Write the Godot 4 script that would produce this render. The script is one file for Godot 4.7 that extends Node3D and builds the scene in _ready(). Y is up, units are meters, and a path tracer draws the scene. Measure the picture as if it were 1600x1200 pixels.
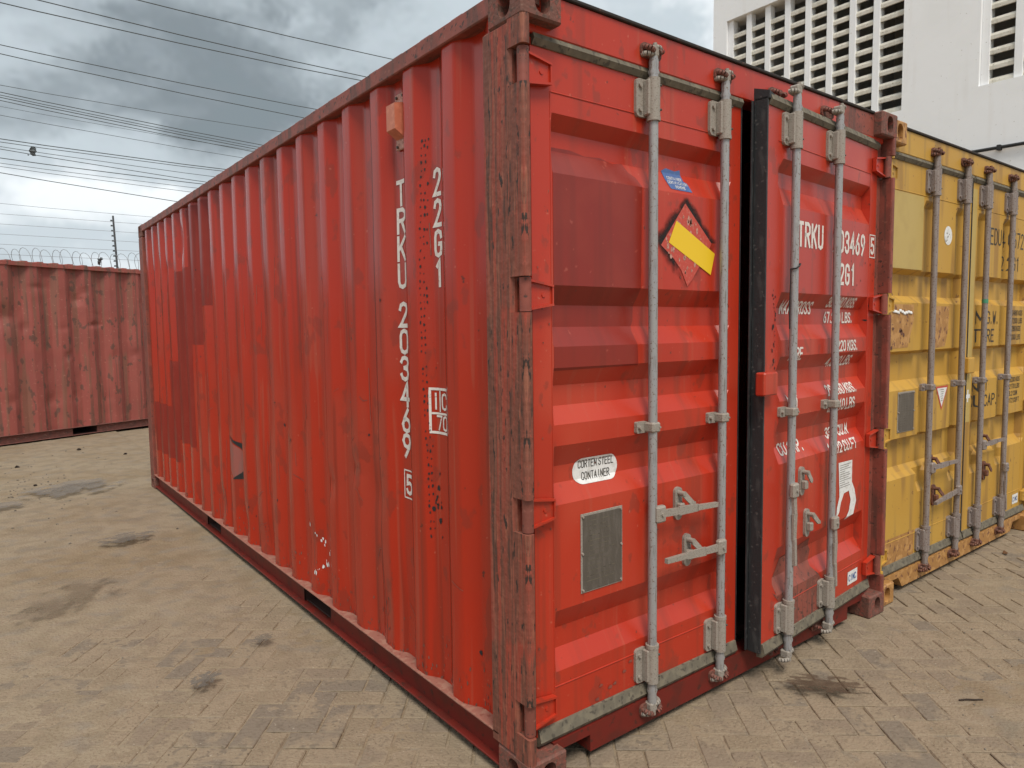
extends Node3D
# Container yard: a red shipping container with its right door ajar, a yellow one beside it, a weathered one behind.
# The near lower corner of the red container is the origin, its doors face +z, its long side faces -x.

var M := {}
var taken := {}

# ------------------------------------------------------------------ small helpers
func V(x: float, y: float, z: float) -> Vector3:
	return Vector3(x, y, z)

func lin(r: float, g: float, b: float) -> Color:
	return Color(r, g, b).linear_to_srgb()

func mb() -> SurfaceTool:
	var st := SurfaceTool.new()
	st.begin(Mesh.PRIMITIVE_TRIANGLES)
	return st

func numbered(called: String) -> String:
	if not taken.has(called):
		taken[called] = 0
		return called
	taken[called] += 1
	return "%s_%03d" % [called, taken[called]]

func obj(called: String, st: SurfaceTool, mat: Material, parent: Node = null) -> MeshInstance3D:
	var m := MeshInstance3D.new()
	m.mesh = st.commit()
	m.material_override = mat
	m.cast_shadow = GeometryInstance3D.SHADOW_CASTING_SETTING_ON
	if parent == null:
		m.name = numbered(called)
		add_child(m)
	else:
		m.name = called
		parent.add_child(m, true)
	return m

func thing(called: String, label: String, category: String, at := Vector3.ZERO, turn := 0.0, group := "") -> Node3D:
	var o := Node3D.new()
	o.name = numbered(called)
	add_child(o)
	o.position = at
	o.rotation.y = turn
	tag(o, label, category, group)
	return o

func tag(o: Node, label: String, category: String, group := "") -> void:
	o.set_meta("label", label)
	o.set_meta("category", category)
	if group != "":
		o.set_meta("group", group)

# emits a triangle so that its front follows the given normals (Godot's fronts run clockwise)
func emit3(st: SurfaceTool, a: Vector3, na: Vector3, b: Vector3, nb: Vector3, c: Vector3, nc: Vector3) -> void:
	var g := (b - a).cross(c - a)
	if g.length_squared() < 1e-18:
		return
	if g.dot(na + nb + nc) > 0.0:
		st.set_normal(na); st.add_vertex(a)
		st.set_normal(nc); st.add_vertex(c)
		st.set_normal(nb); st.add_vertex(b)
	else:
		st.set_normal(na); st.add_vertex(a)
		st.set_normal(nb); st.add_vertex(b)
		st.set_normal(nc); st.add_vertex(c)

func tri(st: SurfaceTool, a: Vector3, b: Vector3, c: Vector3, hint: Vector3) -> void:
	var n := (b - a).cross(c - a)
	if n.length_squared() < 1e-18:
		return
	n = n.normalized()
	if n.dot(hint) < 0.0:
		n = -n
	emit3(st, a, n, b, n, c, n)

func quad(st: SurfaceTool, a: Vector3, b: Vector3, c: Vector3, d: Vector3, hint: Vector3) -> void:
	tri(st, a, b, c, hint)
	tri(st, a, c, d, hint)

# eight corners p[0..7] (index bits: 1 = u, 2 = v, 4 = w)
func hexa(st: SurfaceTool, p: Array) -> void:
	var o := Vector3.ZERO
	for k in p:
		o += k / 8.0
	for f in [[0, 1, 3, 2], [4, 5, 7, 6], [0, 1, 5, 4], [2, 3, 7, 6], [0, 2, 6, 4], [1, 3, 7, 5]]:
		var c: Vector3 = (p[f[0]] + p[f[1]] + p[f[2]] + p[f[3]]) / 4.0
		quad(st, p[f[0]], p[f[1]], p[f[2]], p[f[3]], c - o)

# chamfered box
func cbox(st: SurfaceTool, lo: Vector3, hi: Vector3, b := 0.004, skip: Array = []) -> void:
	var o := (lo + hi) / 2.0
	var h := (hi - lo) / 2.0
	b = minf(b, minf(h.x, minf(h.y, h.z)) * 0.6)
	var P := func(s: Vector3, axis: int) -> Vector3:
		var r := Vector3.ZERO
		for k in 3:
			r[k] = o[k] + s[k] * (h[k] if k == axis else h[k] - b)
		return r
	for ax in 3:
		var u := (ax + 1) % 3
		var w := (ax + 2) % 3
		for sg in [-1.0, 1.0]:
			if not [ax, sg] in skip:
				var q := []
				for k in [[-1, -1], [1, -1], [1, 1], [-1, 1]]:
					var s := Vector3.ZERO
					s[ax] = sg; s[u] = k[0]; s[w] = k[1]
					q.append(P.call(s, ax))
				var n := Vector3.ZERO
				n[ax] = sg
				quad(st, q[0], q[1], q[2], q[3], n)
			for s2 in [-1.0, 1.0]:
				var a := Vector3.ZERO
				a[ax] = sg; a[u] = s2; a[w] = -1
				var c := a
				c[w] = 1
				quad(st, P.call(a, ax), P.call(c, ax), P.call(c, u), P.call(a, u), Vector3(a.x, a.y, a.z) + Vector3(c.x, c.y, c.z))
	for sx in [-1.0, 1.0]:
		for sy in [-1.0, 1.0]:
			for sz in [-1.0, 1.0]:
				var s := Vector3(sx, sy, sz)
				tri(st, P.call(s, 0), P.call(s, 1), P.call(s, 2), s)

func frame_of(d: Vector3) -> Basis:
	var up := Vector3.UP if absf(d.y) < 0.95 else Vector3.RIGHT
	var x := up.cross(d).normalized()
	return Basis(x, d.cross(x).normalized(), d)

func cyl(st: SurfaceTool, p0: Vector3, p1: Vector3, r0: float, r1: float, seg := 14, caps := true) -> void:
	var d := (p1 - p0).normalized()
	var f := frame_of(d)
	for k in seg:
		var a := TAU * k / seg
		var b := TAU * (k + 1) / seg
		var na := f.x * cos(a) + f.y * sin(a)
		var nb := f.x * cos(b) + f.y * sin(b)
		emit3(st, p0 + na * r0, na, p0 + nb * r0, nb, p1 + nb * r1, nb)
		emit3(st, p0 + na * r0, na, p1 + nb * r1, nb, p1 + na * r1, na)
		if caps:
			tri(st, p0, p0 + na * r0, p0 + nb * r0, -d)
			tri(st, p1, p1 + na * r1, p1 + nb * r1, d)

# turned shape along +y at (x, z): rows of [y, radius]
func lathe(st: SurfaceTool, x: float, z: float, rows: Array, seg := 14) -> void:
	for k in rows.size() - 1:
		cyl(st, V(x, rows[k][0], z), V(x, rows[k + 1][0], z), rows[k][1], rows[k + 1][1], seg, k == 0 or k == rows.size() - 2)

func tube(st: SurfaceTool, path: Array, r: float, seg := 8) -> void:
	for k in path.size() - 1:
		cyl(st, path[k], path[k + 1], r, r, seg, k == 0 or k == path.size() - 2)

# a bar from p0 to p1 whose cross-section (width along side, height along up) may taper
func bar(st: SurfaceTool, p0: Vector3, p1: Vector3, up: Vector3, w0: float, h0: float, w1: float, h1: float) -> void:
	var d := (p1 - p0).normalized()
	var s := up.cross(d).normalized()
	var u := d.cross(s).normalized()
	var p := []
	for e in [[p0, w0, h0], [p1, w1, h1]]:
		for k in [[-1, -1], [1, -1], [-1, 1], [1, 1]]:
			p.append(e[0] + s * k[0] * e[1] / 2.0 + u * k[1] * e[2] / 2.0)
	hexa(st, p)

# a flat polygon (points in the plane x, y of xf) made depth thick along xf's z
func prism(st: SurfaceTool, poly: PackedVector2Array, xf: Transform3D, depth: float) -> void:
	var t := Geometry2D.triangulate_polygon(poly)
	var n := xf.basis.z.normalized()
	for k in range(0, t.size(), 3):
		var a := xf * V(poly[t[k]].x, poly[t[k]].y, depth)
		var b := xf * V(poly[t[k + 1]].x, poly[t[k + 1]].y, depth)
		var c := xf * V(poly[t[k + 2]].x, poly[t[k + 2]].y, depth)
		tri(st, a, b, c, n)
		tri(st, a - n * depth, b - n * depth, c - n * depth, -n)
	var cw := Geometry2D.is_polygon_clockwise(poly)
	for k in poly.size():
		var p := poly[k]
		var q := poly[(k + 1) % poly.size()]
		var e := q - p
		var o := Vector2(e.y, -e.x) * (-1.0 if cw else 1.0)
		quad(st, xf * V(p.x, p.y, 0), xf * V(q.x, q.y, 0), xf * V(q.x, q.y, depth), xf * V(p.x, p.y, depth), xf.basis * V(o.x, o.y, 0))

func rounded(w: float, h: float, r: float, n := 4) -> PackedVector2Array:
	var out := PackedVector2Array()
	for c in [[1, 1, 0], [-1, 1, 1], [-1, -1, 2], [1, -1, 3]]:
		for k in n + 1:
			var a: float = PI / 2 * (c[2] + float(k) / n)
			out.append(Vector2(c[0] * (w / 2 - r) + cos(a) * r, c[1] * (h / 2 - r) + sin(a) * r))
	return out

# a face with an oval hole that runs in as a tunnel
func holed(st: SurfaceTool, c: Vector3, u: Vector3, v: Vector3, n: Vector3, hu: float, hv: float, ru: float, rv: float, deep: float) -> void:
	var angles := []
	for k in 28:
		angles.append(TAU * k / 28)
	var ca := atan2(hv, hu)
	angles.append_array([ca, PI - ca, PI + ca, TAU - ca])
	angles.sort()
	var m := angles.size()
	for k in m:
		var I := []
		var O := []
		for a in [angles[k], angles[(k + 1) % m]]:
			var co := cos(a)
			var si := sin(a)
			I.append(c + u * ru * signf(co) * pow(absf(co), 0.8) + v * rv * signf(si) * pow(absf(si), 0.8))
			var s := minf(hu / maxf(absf(co), 1e-6), hv / maxf(absf(si), 1e-6))
			O.append(c + u * s * co + v * s * si)
		quad(st, O[0], O[1], I[1], I[0], n)
		quad(st, I[0], I[1], I[1] - n * deep, I[0] - n * deep, c - I[0])
		tri(st, c - n * deep, I[0] - n * deep, I[1] - n * deep, n)

# corner casting with holes in the given faces, each [axis, sign]
func casting(st: SurfaceTool, lo: Vector3, hi: Vector3, faces: Array) -> void:
	var b := 0.007
	cbox(st, lo, hi, b, faces)
	var o := (lo + hi) / 2.0
	var h := (hi - lo) / 2.0
	for f in faces:
		var ax: int = f[0]
		var n := Vector3.ZERO
		n[ax] = f[1]
		var u := Vector3.ZERO
		var v := Vector3.ZERO
		var iu := (ax + 1) % 3
		var iv := (ax + 2) % 3
		if ax == 0:
			iu = 2; iv = 1
		if ax == 2:
			iu = 0; iv = 1
		u[iu] = 1
		v[iv] = 1
		var ru := 0.031
		var rv := 0.042
		if ax == 1:
			ru = 0.06; rv = 0.032
		holed(st, o + n * h[ax], u, v, n, h[iu] - b, h[iv] - b, ru, rv, 0.062)

# ------------------------------------------------------------------ lettering, made of painted strokes that follow a surface
const OVAL := [[0, 2], [.4, .6], [2, 0], [3.6, .6], [4, 2], [4, 6], [3.6, 7.4], [2, 8], [.4, 7.4], [0, 6], [0, 2.02]]
var GLYPH := {
	"0": [OVAL], "O": [OVAL], "1": [[[.9, 6.4], [2.5, 8], [2.5, 0]]],
	"2": [[[0, 6], [.4, 7.4], [2, 8], [3.6, 7.4], [4, 6], [3.5, 4.6], [0, 0], [4, 0]]],
	"3": [[[0, 6.4], [.6, 7.6], [2, 8], [3.5, 7.4], [4, 6.1], [3.4, 4.7], [1.6, 4.2]], [[1.7, 4.2], [3.4, 3.7], [4, 2.1], [3.5, .6], [2, 0], [.5, .5], [0, 1.7]]],
	"4": [[[3, 0], [3, 8], [0, 2.4], [4.2, 2.4]]],
	"5": [[[3.8, 8], [.5, 8], [.3, 4.3], [2, 4.8], [3.6, 4.2], [4, 2.5], [3.5, .7], [2, 0], [.4, .6], [0, 1.6]]],
	"6": [[[3, 8], [.8, 4.6], [0, 2.4], [.5, .6], [2, 0], [3.5, .6], [4, 2.3], [3.4, 4], [2, 4.6], [.7, 4]]],
	"7": [[[0, 8], [4, 8], [1.4, 0]]],
	"8": [[[2, 4.2], [.4, 5], [.2, 6.6], [1, 7.8], [2, 8], [3, 7.8], [3.8, 6.6], [3.6, 5], [2.05, 4.2]], [[2, 4.2], [.3, 3.4], [0, 1.8], [.7, .3], [2, 0], [3.3, .3], [4, 1.8], [3.7, 3.4], [2.05, 4.2]]],
	"9": [[[1, 0], [3.2, 3.4], [4, 5.6], [3.5, 7.4], [2, 8], [.5, 7.4], [0, 5.7], [.6, 4], [2, 3.4], [3.3, 4]]],
	"A": [[[0, 0], [2, 8], [4, 0]], [[.8, 2.6], [3.2, 2.6]]],
	"B": [[[0, 4.3], [0, 8], [2.4, 8], [3.7, 7.4], [3.8, 5.4], [2.6, 4.3], [.1, 4.3]], [[0, 4.2], [0, 0], [2.6, 0], [4, 1], [4, 3.3], [2.6, 4.2]]],
	"C": [[[4, 6], [3.6, 7.4], [2, 8], [.4, 7.4], [0, 6], [0, 2], [.4, .6], [2, 0], [3.6, .6], [4, 2]]],
	"D": [[[0, 0], [0, 8], [2.4, 8], [4, 6.4], [4, 1.6], [2.4, 0], [.1, 0]]],
	"E": [[[4, 8], [0, 8], [0, 0], [4, 0]], [[0, 4.2], [3.2, 4.2]]],
	"F": [[[4, 8], [0, 8], [0, 0]], [[0, 4.2], [3.2, 4.2]]],
	"G": [[[4, 6], [3.6, 7.4], [2, 8], [.4, 7.4], [0, 6], [0, 2], [.4, .6], [2, 0], [3.6, .6], [4, 2], [4, 3.8], [2.4, 3.8]]],
	"H": [[[0, 0], [0, 8]], [[4, 0], [4, 8]], [[0, 4.2], [4, 4.2]]],
	"I": [[[2, 0], [2, 8]]], "i": [[[2, 0], [2, 5.6]], [[2, 6.9], [2, 8]]],
	"K": [[[0, 0], [0, 8]], [[4, 8], [.2, 3.4]], [[1.4, 4.6], [4, 0]]],
	"L": [[[0, 8], [0, 0], [3.8, 0]]],
	"M": [[[0, 0], [0, 8], [2, 2.6], [4, 8], [4, 0]]],
	"N": [[[0, 0], [0, 8], [4, 0], [4, 8]]],
	"P": [[[0, 0], [0, 8], [2.6, 8], [4, 7], [4, 5], [2.6, 4], [.1, 4]]],
	"R": [[[0, 0], [0, 8], [2.6, 8], [4, 7], [4, 5], [2.6, 4.1], [.1, 4.1]], [[2, 4], [4, 0]]],
	"S": [[[4, 6.4], [3.4, 7.6], [2, 8], [.5, 7.4], [0, 6], [.6, 4.8], [3.4, 3.4], [4, 2], [3.5, .6], [2, 0], [.6, .4], [0, 1.6]]],
	"T": [[[0, 8], [4, 8]], [[2, 8], [2, 0]]],
	"U": [[[0, 8], [0, 2], [.4, .6], [2, 0], [3.6, .6], [4, 2], [4, 8]]],
	"W": [[[0, 8], [1, 0], [2, 5.4], [3, 0], [4, 8]]],
	"X": [[[0, 0], [4, 8]], [[0, 8], [4, 0]]],
	".": [[[.6, 0], [.6, .9]]],
}

# one painted line: pts are Vector2 on the surface, on(u, v, lift) gives the place in space
func stroke(st: SurfaceTool, pts: Array, thick: float, on: Callable, hint: Vector3, lift := 0.0) -> void:
	var p: Array = []
	for k in pts.size() - 1:
		var a: Vector2 = pts[k]
		var b: Vector2 = pts[k + 1]
		var n := maxi(1, int(ceil(a.distance_to(b) / 0.012)))
		for j in n:
			p.append(a.lerp(b, float(j) / n))
	p.append(pts[pts.size() - 1])
	var L := []
	var R := []
	for k in p.size():
		var d0: Vector2 = (p[k] - p[maxi(k - 1, 0)]).normalized()
		var d1: Vector2 = (p[mini(k + 1, p.size() - 1)] - p[k]).normalized()
		if k == 0:
			d0 = d1
		if k == p.size() - 1:
			d1 = d0
		var t := (d0 + d1).normalized()
		if t == Vector2.ZERO:
			t = d1
		var s := Vector2(-t.y, t.x) * thick / 2.0 / maxf(0.45, t.dot(d1))
		var q: Vector2 = p[k]
		if k == 0:
			q -= d1 * thick * 0.4
		if k == p.size() - 1:
			q += d0 * thick * 0.4
		L.append(on.call(q.x + s.x, q.y + s.y, lift))
		R.append(on.call(q.x - s.x, q.y - s.y, lift))
	for k in L.size() - 1:
		quad(st, L[k], L[k + 1], R[k + 1], R[k], hint)

func lettering(st: SurfaceTool, text: String, u: float, v: float, w: float, h: float, gap: float, thick: float, on: Callable, hint: Vector3, down := false) -> void:
	for ch in text:
		if GLYPH.has(ch):
			var k := 0
			for line in GLYPH[ch]:
				var pts := []
				for q in line:
					pts.append(Vector2(u + q[0] / 4.0 * w, v + q[1] / 8.0 * h))
				stroke(st, pts, thick, on, hint, 0.0002 * k)
				k += 1
		if down:
			v -= h + gap if ch != " " else gap * 1.2
		else:
			u += (w * (0.3 if ch == "." else 1.0) + gap) if ch != " " else w * 0.6

func outline(st: SurfaceTool, u0: float, v0: float, u1: float, v1: float, thick: float, on: Callable, hint: Vector3) -> void:
	for e in [[u0, v0, u1, v0], [u0, v1, u1, v1], [u0, v0 + thick * .95, u0, v1 - thick * .95], [u1, v0 + thick * .95, u1, v1 - thick * .95]]:
		stroke(st, [Vector2(e[0], e[1]), Vector2(e[2], e[3])], thick, on, hint)

# a patch of paint or paper laid on a surface, cut to polygon poly
func patch(st: SurfaceTool, poly: PackedVector2Array, cell: float, on: Callable, hint: Vector3, cuts_u: Array = [], cuts_v: Array = []) -> void:
	var lo := poly[0]
	var hi := poly[0]
	for p in poly:
		lo = lo.min(p)
		hi = hi.max(p)
	var us := grid_line(lo.x, hi.x, cell, cuts_u)
	var vs := grid_line(lo.y, hi.y, cell, cuts_v)
	for i in us.size() - 1:
		for j in vs.size() - 1:
			var sq := PackedVector2Array([Vector2(us[i], vs[j]), Vector2(us[i + 1], vs[j]), Vector2(us[i + 1], vs[j + 1]), Vector2(us[i], vs[j + 1])])
			for c in Geometry2D.intersect_polygons(sq, poly):
				var t := Geometry2D.triangulate_polygon(c)
				for k in range(0, t.size(), 3):
					tri(st, on.call(c[t[k]].x, c[t[k]].y, 0.0), on.call(c[t[k + 1]].x, c[t[k + 1]].y, 0.0), on.call(c[t[k + 2]].x, c[t[k + 2]].y, 0.0), hint)

func grid_line(a: float, b: float, cell: float, cuts: Array) -> Array:
	var out := [a, b]
	for c in cuts:
		if c > a and c < b:
			out.append(c)
	var n := int((b - a) / cell)
	if cell > 0 and n > 1:
		for k in range(1, n):
			out.append(a + (b - a) * k / n)
	out.sort()
	return out

func box2(u0: float, v0: float, u1: float, v1: float) -> PackedVector2Array:
	return PackedVector2Array([Vector2(u0, v0), Vector2(u1, v0), Vector2(u1, v1), Vector2(u0, v1)])

# ------------------------------------------------------------------ computed textures
func noise_bytes(sd: int, freq: float, nw: int, nh: int, oct: int, w: int, h: int) -> PackedByteArray:
	var n := FastNoiseLite.new()
	n.seed = sd
	n.noise_type = FastNoiseLite.TYPE_SIMPLEX_SMOOTH
	n.frequency = freq
	n.fractal_octaves = oct
	var im := n.get_seamless_image(nw, nh)
	im.convert(Image.FORMAT_L8)
	if nw != w or nh != h:
		im.resize(w, h, Image.INTERPOLATE_CUBIC)
	return im.get_data()

# base colour (linear) with layers [seed, freq, nw, nh, octaves, lo, hi, colour (linear), strength]
func tex(w: int, h: int, base: Color, layers: Array) -> ImageTexture:
	var data := PackedByteArray()
	data.resize(w * h * 3)
	var nb := []
	var lut := []
	for l in layers:
		nb.append(noise_bytes(l[0], l[1], l[2], l[3], l[4], w, h))
		var t := PackedFloat32Array()
		for k in 256:
			t.append(smoothstep(l[5], l[6], k / 255.0) * l[8])
		lut.append(t)
	var b := base.linear_to_srgb()
	var cols := []
	for l in layers:
		cols.append((l[7] as Color).linear_to_srgb())
	var m := layers.size()
	for i in w * h:
		var r := b.r
		var g := b.g
		var bl := b.b
		for k in m:
			var t: float = lut[k][nb[k][i]]
			if t > 0.002:
				var c: Color = cols[k]
				r += (c.r - r) * t
				g += (c.g - g) * t
				bl += (c.b - bl) * t
		data[i * 3] = int(r * 255.0)
		data[i * 3 + 1] = int(g * 255.0)
		data[i * 3 + 2] = int(bl * 255.0)
	return ImageTexture.create_from_image(Image.create_from_data(w, h, false, Image.FORMAT_RGB8, data))

func grain(sd: int, freq: float, size: int, oct := 4) -> ImageTexture:
	var n := FastNoiseLite.new()
	n.seed = sd
	n.noise_type = FastNoiseLite.TYPE_SIMPLEX_SMOOTH
	n.frequency = freq
	n.fractal_octaves = oct
	var im := n.get_seamless_image(size, size)
	im.convert(Image.FORMAT_L8)
	return ImageTexture.create_from_image(im)

# triplanar material: the texture covers `metres` of surface
func mat(t: Texture2D, metres: float, rough: float, bump: Texture2D = null, relief := 0.0, metal := 0.0, spec := 0.5) -> StandardMaterial3D:
	var m := StandardMaterial3D.new()
	m.albedo_texture = t
	m.uv1_triplanar = true
	m.uv1_world_triplanar = true
	m.uv1_scale = Vector3.ONE / metres
	m.uv1_triplanar_sharpness = 8.0
	m.roughness = rough
	m.metallic = metal
	m.metallic_specular = spec
	if bump:
		m.heightmap_enabled = true
		m.heightmap_texture = bump
		m.heightmap_scale = relief
	return m

func plain(c: Color, rough: float, metal := 0.0) -> StandardMaterial3D:
	var m := StandardMaterial3D.new()
	m.albedo_color = c.linear_to_srgb()
	m.roughness = rough
	m.metallic = metal
	return m

func make_materials() -> void:
	var fine := grain(11, 0.05, 512)
	var coarse := grain(12, 0.012, 512, 5)
	M.red = mat(tex(1024, 1024, Color(.45, .0355, .0145), [
		[1, .006, 512, 512, 4, .35, .75, Color(.41, .031, .0130), .85],
		[2, .008, 512, 256, 3, .62, .9, Color(.48, .062, .032), .6],
		[3, .03, 1024, 32, 3, .58, .9, Color(.27, .036, .019), .55],
		[6, .05, 1024, 24, 3, .70, .9, Color(.42, .10, .065), .35],
		[7, .018, 1024, 700, 5, .74, .82, Color(.25, .040, .024), .55],
		[4, .05, 1024, 1024, 3, .88, .91, Color(.12, .035, .025), .75],
		[5, .09, 1024, 1024, 2, .86, .90, Color(.55, .20, .14), .5]]), 2.7, .32, coarse, .04, 0.0, .46)
	M.wall = mat(tex(1024, 1024, Color(.395, .0280, .0108), [
		[21, .006, 512, 512, 4, .35, .75, Color(.375, .029, .0120), .85],
		[22, .012, 1024, 64, 3, .52, .85, Color(.35, .050, .030), .55],
		[23, .03, 1024, 24, 3, .60, .88, Color(.20, .029, .017), .60],
		[26, .05, 1024, 18, 3, .72, .9, Color(.36, .11, .075), .35],
		[27, .016, 1024, 600, 5, .73, .80, Color(.23, .034, .021), .55],
		[24, .03, 1024, 1024, 4, .89, .92, Color(.08, .025, .019), .8],
		[25, .09, 1024, 1024, 2, .87, .91, Color(.48, .18, .13), .5]]), 2.9, .23, coarse, .03, 0.0, .40)
	M.maroon = mat(tex(512, 512, Color(.235, .0240, .0145), [
		[31, .01, 512, 512, 4, .4, .8, Color(.25, .029, .018), .8],
		[35, .03, 512, 20, 3, .6, .9, Color(.15, .022, .014), .5],
		[32, .06, 512, 512, 3, .84, .88, Color(.40, .10, .07), .6]]), 1.7, .38, coarse, .04, 0.0, .34)
	M.rail = mat(tex(512, 512, Color(.150, .0185, .0125), [
		[36, .012, 512, 512, 4, .42, .7, Color(.105, .020, .0145), .8],
		[37, .03, 512, 512, 4, .72, .8, Color(.055, .022, .016), .7]]), 1.1, .5, coarse, .06, 0.0, .34)
	M.placard = mat(tex(256, 256, Color(.30, .085, .068), [[38, .04, 256, 64, 4, .5, .75, Color(.24, .10, .085), .7]]), .5, .5)
	M.primer = mat(tex(512, 512, Color(.235, .0240, .0145), [
		[31, .01, 512, 512, 4, .4, .8, Color(.26, .030, .018), .8],
		[35, .03, 512, 20, 3, .6, .9, Color(.19, .024, .015), .5],
		[32, .06, 512, 512, 3, .84, .88, Color(.40, .10, .07), .6]]), 1.7, .30, null, 0.0, 0.0, .44)
	M.brownred = mat(tex(512, 512, Color(.25, .062, .042), [
		[41, .01, 512, 512, 4, .4, .7, Color(.17, .052, .036), .8],
		[42, .03, 512, 32, 3, .6, .85, Color(.11, .046, .033), .8],
		[43, .05, 512, 512, 4, .74, .8, Color(.05, .026, .02), .85],
		[44, .05, 512, 512, 3, .78, .86, Color(.33, .13, .09), .5]]), .9, .6, fine, .08)
	M.rust = mat(tex(1024, 1024, Color(.27, .054, .031), [
		[51, .012, 1024, 96, 4, .42, .62, Color(.33, .052, .028), .8],
		[52, .016, 1024, 64, 5, .50, .63, Color(.145, .054, .034), .85],
		[59, .045, 1024, 20, 4, .48, .70, Color(.125, .048, .031), .6],
		[50, .07, 1024, 30, 3, .62, .74, Color(.30, .105, .066), .6],
		[57, .006, 512, 256, 4, .52, .68, Color(.20, .058, .036), .6],
		[53, .030, 1024, 70, 4, .66, .76, Color(.062, .031, .021), .7],
		[54, .04, 1024, 120, 4, .73, .78, Color(.34, .12, .068), .5],
		[55, .04, 1024, 260, 5, .77, .80, Color(.026, .016, .012), .9],
		[58, .07, 1024, 512, 3, .74, .80, Color(.38, .075, .045), .5]]), 1.1, .7, fine, .22)
	M.cast = mat(tex(512, 512, Color(.155, .062, .045), [
		[61, .015, 512, 512, 4, .45, .65, Color(.23, .060, .040), .8],
		[62, .03, 512, 512, 4, .60, .72, Color(.085, .048, .036), .85],
		[63, .06, 512, 512, 3, .76, .82, Color(.30, .17, .12), .6]]), .45, .75, fine, .16)
	M.dusty = mat(tex(256, 256, Color(.125, .108, .078), [
		[71, .03, 256, 256, 4, .4, .8, Color(.175, .150, .105), .9],
		[72, .05, 256, 256, 3, .66, .8, Color(.06, .05, .038), .8]]), .5, .8, fine, .06)
	M.rubber = mat(tex(256, 256, Color(.020, .022, .024), [
		[73, .03, 256, 64, 4, .55, .8, Color(.055, .057, .056), .8],
		[74, .05, 256, 256, 3, .78, .84, Color(.13, .12, .11), .6]]), .5, .55, fine, .05)
	M.rod = mat(tex(512, 512, Color(.335, .33, .325), [
		[81, .03, 512, 64, 4, .45, .75, Color(.32, .325, .34), .8],
		[82, .05, 512, 40, 3, .60, .8, Color(.17, .15, .135), .7],
		[83, .06, 512, 400, 4, .74, .80, Color(.13, .075, .05), .8]]), .35, .45, fine, .04, .25)
	M.galv = mat(tex(512, 512, Color(.30, .265, .225), [
		[84, .02, 512, 512, 4, .45, .75, Color(.28, .25, .215), .8],
		[85, .05, 512, 512, 4, .68, .76, Color(.16, .125, .095), .7],
		[86, .08, 512, 512, 3, .80, .84, Color(.08, .06, .048), .8]]), .25, .6, fine, .08)
	M.bolt = plain(Color(.10, .085, .072), .6, .3)
	M.yellow = mat(tex(1024, 1024, Color(.49, .278, .050), [
		[91, .006, 512, 512, 4, .35, .75, Color(.51, .30, .058), .8],
		[92, .02, 1024, 48, 3, .55, .85, Color(.31, .185, .062), .6],
		[93, .04, 1024, 1024, 4, .80, .84, Color(.20, .10, .04), .8],
		[94, .012, 1024, 128, 3, .62, .82, Color(.27, .145, .045), .6]]), 2.7, .5, coarse, .05, 0.0, .35)
	M.olive = mat(tex(256, 256, Color(.47, .335, .100), [[95, .02, 256, 256, 4, .4, .8, Color(.43, .30, .088), .8]]), 1.2, .5, coarse, .04)
	M.ochre = mat(tex(512, 512, Color(.36, .175, .050), [
		[96, .02, 512, 512, 4, .45, .7, Color(.50, .27, .09), .8],
		[97, .03, 512, 512, 4, .70, .76, Color(.15, .06, .03), .8]]), .8, .6, fine, .08)
	M.yrod = mat(tex(512, 512, Color(.235, .195, .178), [
		[98, .03, 512, 48, 4, .45, .75, Color(.30, .26, .24), .8],
		[99, .05, 512, 512, 3, .70, .78, Color(.12, .055, .035), .8]]), .35, .55, fine, .06, .15)
	M.yrust = mat(tex(256, 256, Color(.16, .06, .035), [
		[100, .04, 256, 256, 4, .45, .7, Color(.09, .04, .028), .9],
		[101, .06, 256, 256, 3, .72, .8, Color(.30, .20, .15), .7]]), .3, .75, fine, .15)
	M.far = mat(tex(1024, 1024, Color(.31, .078, .060), [
		[111, .006, 512, 512, 4, .4, .7, Color(.265, .066, .052), .8],
		[112, .02, 1024, 40, 4, .52, .75, Color(.21, .095, .062), .75],
		[113, .03, 1024, 24, 4, .64, .8, Color(.13, .066, .046), .7],
		[114, .02, 1024, 512, 5, .70, .76, Color(.10, .055, .040), .7],
		[115, .05, 1024, 1024, 3, .80, .85, Color(.45, .20, .15), .6]]), 2.9, .62, coarse, .12)
	M.farrail = mat(tex(256, 256, Color(.16, .054, .042), [[116, .03, 256, 256, 4, .45, .75, Color(.10, .045, .036), .8], [117, .05, 256, 256, 3, .76, .82, Color(.3, .2, .15), .6]]), .6, .7, fine, .1)
	M.white = mat(tex(1024, 1024, Color(.82, .835, .85), [
		[121, .006, 512, 512, 4, .4, .8, Color(.79, .805, .815), .8],
		[122, .02, 1024, 96, 3, .66, .95, Color(.74, .74, .735), .35],
		[123, .06, 1024, 1024, 3, .86, .9, Color(.45, .43, .40), .6]]), 4.0, .8, fine, .1)
	M.slat = mat(tex(256, 256, Color(.60, .575, .50), [[124, .03, 256, 64, 4, .45, .8, Color(.50, .475, .40), .8], [125, .06, 256, 256, 3, .75, .85, Color(.25, .22, .17), .6]]), .8, .85, fine, .1)
	M.edge = mat(tex(256, 256, Color(.020, .015, .012), [[126, .04, 256, 64, 4, .6, .8, Color(.09, .035, .022), .8]]), .4, .8, fine, .1)
	M.ledge = mat(tex(256, 256, Color(.27, .105, .075), [[127, .03, 256, 256, 4, .45, .7, Color(.32, .17, .12), .8], [128, .05, 256, 256, 4, .7, .8, Color(.2, .06, .04), .7]]), .5, .8, fine, .08)
	M.dirt = mat(tex(256, 256, Color(.15, .055, .038), [[129, .04, 256, 256, 4, .45, .7, Color(.19, .085, .06), .8]]), .4, .9)
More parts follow.
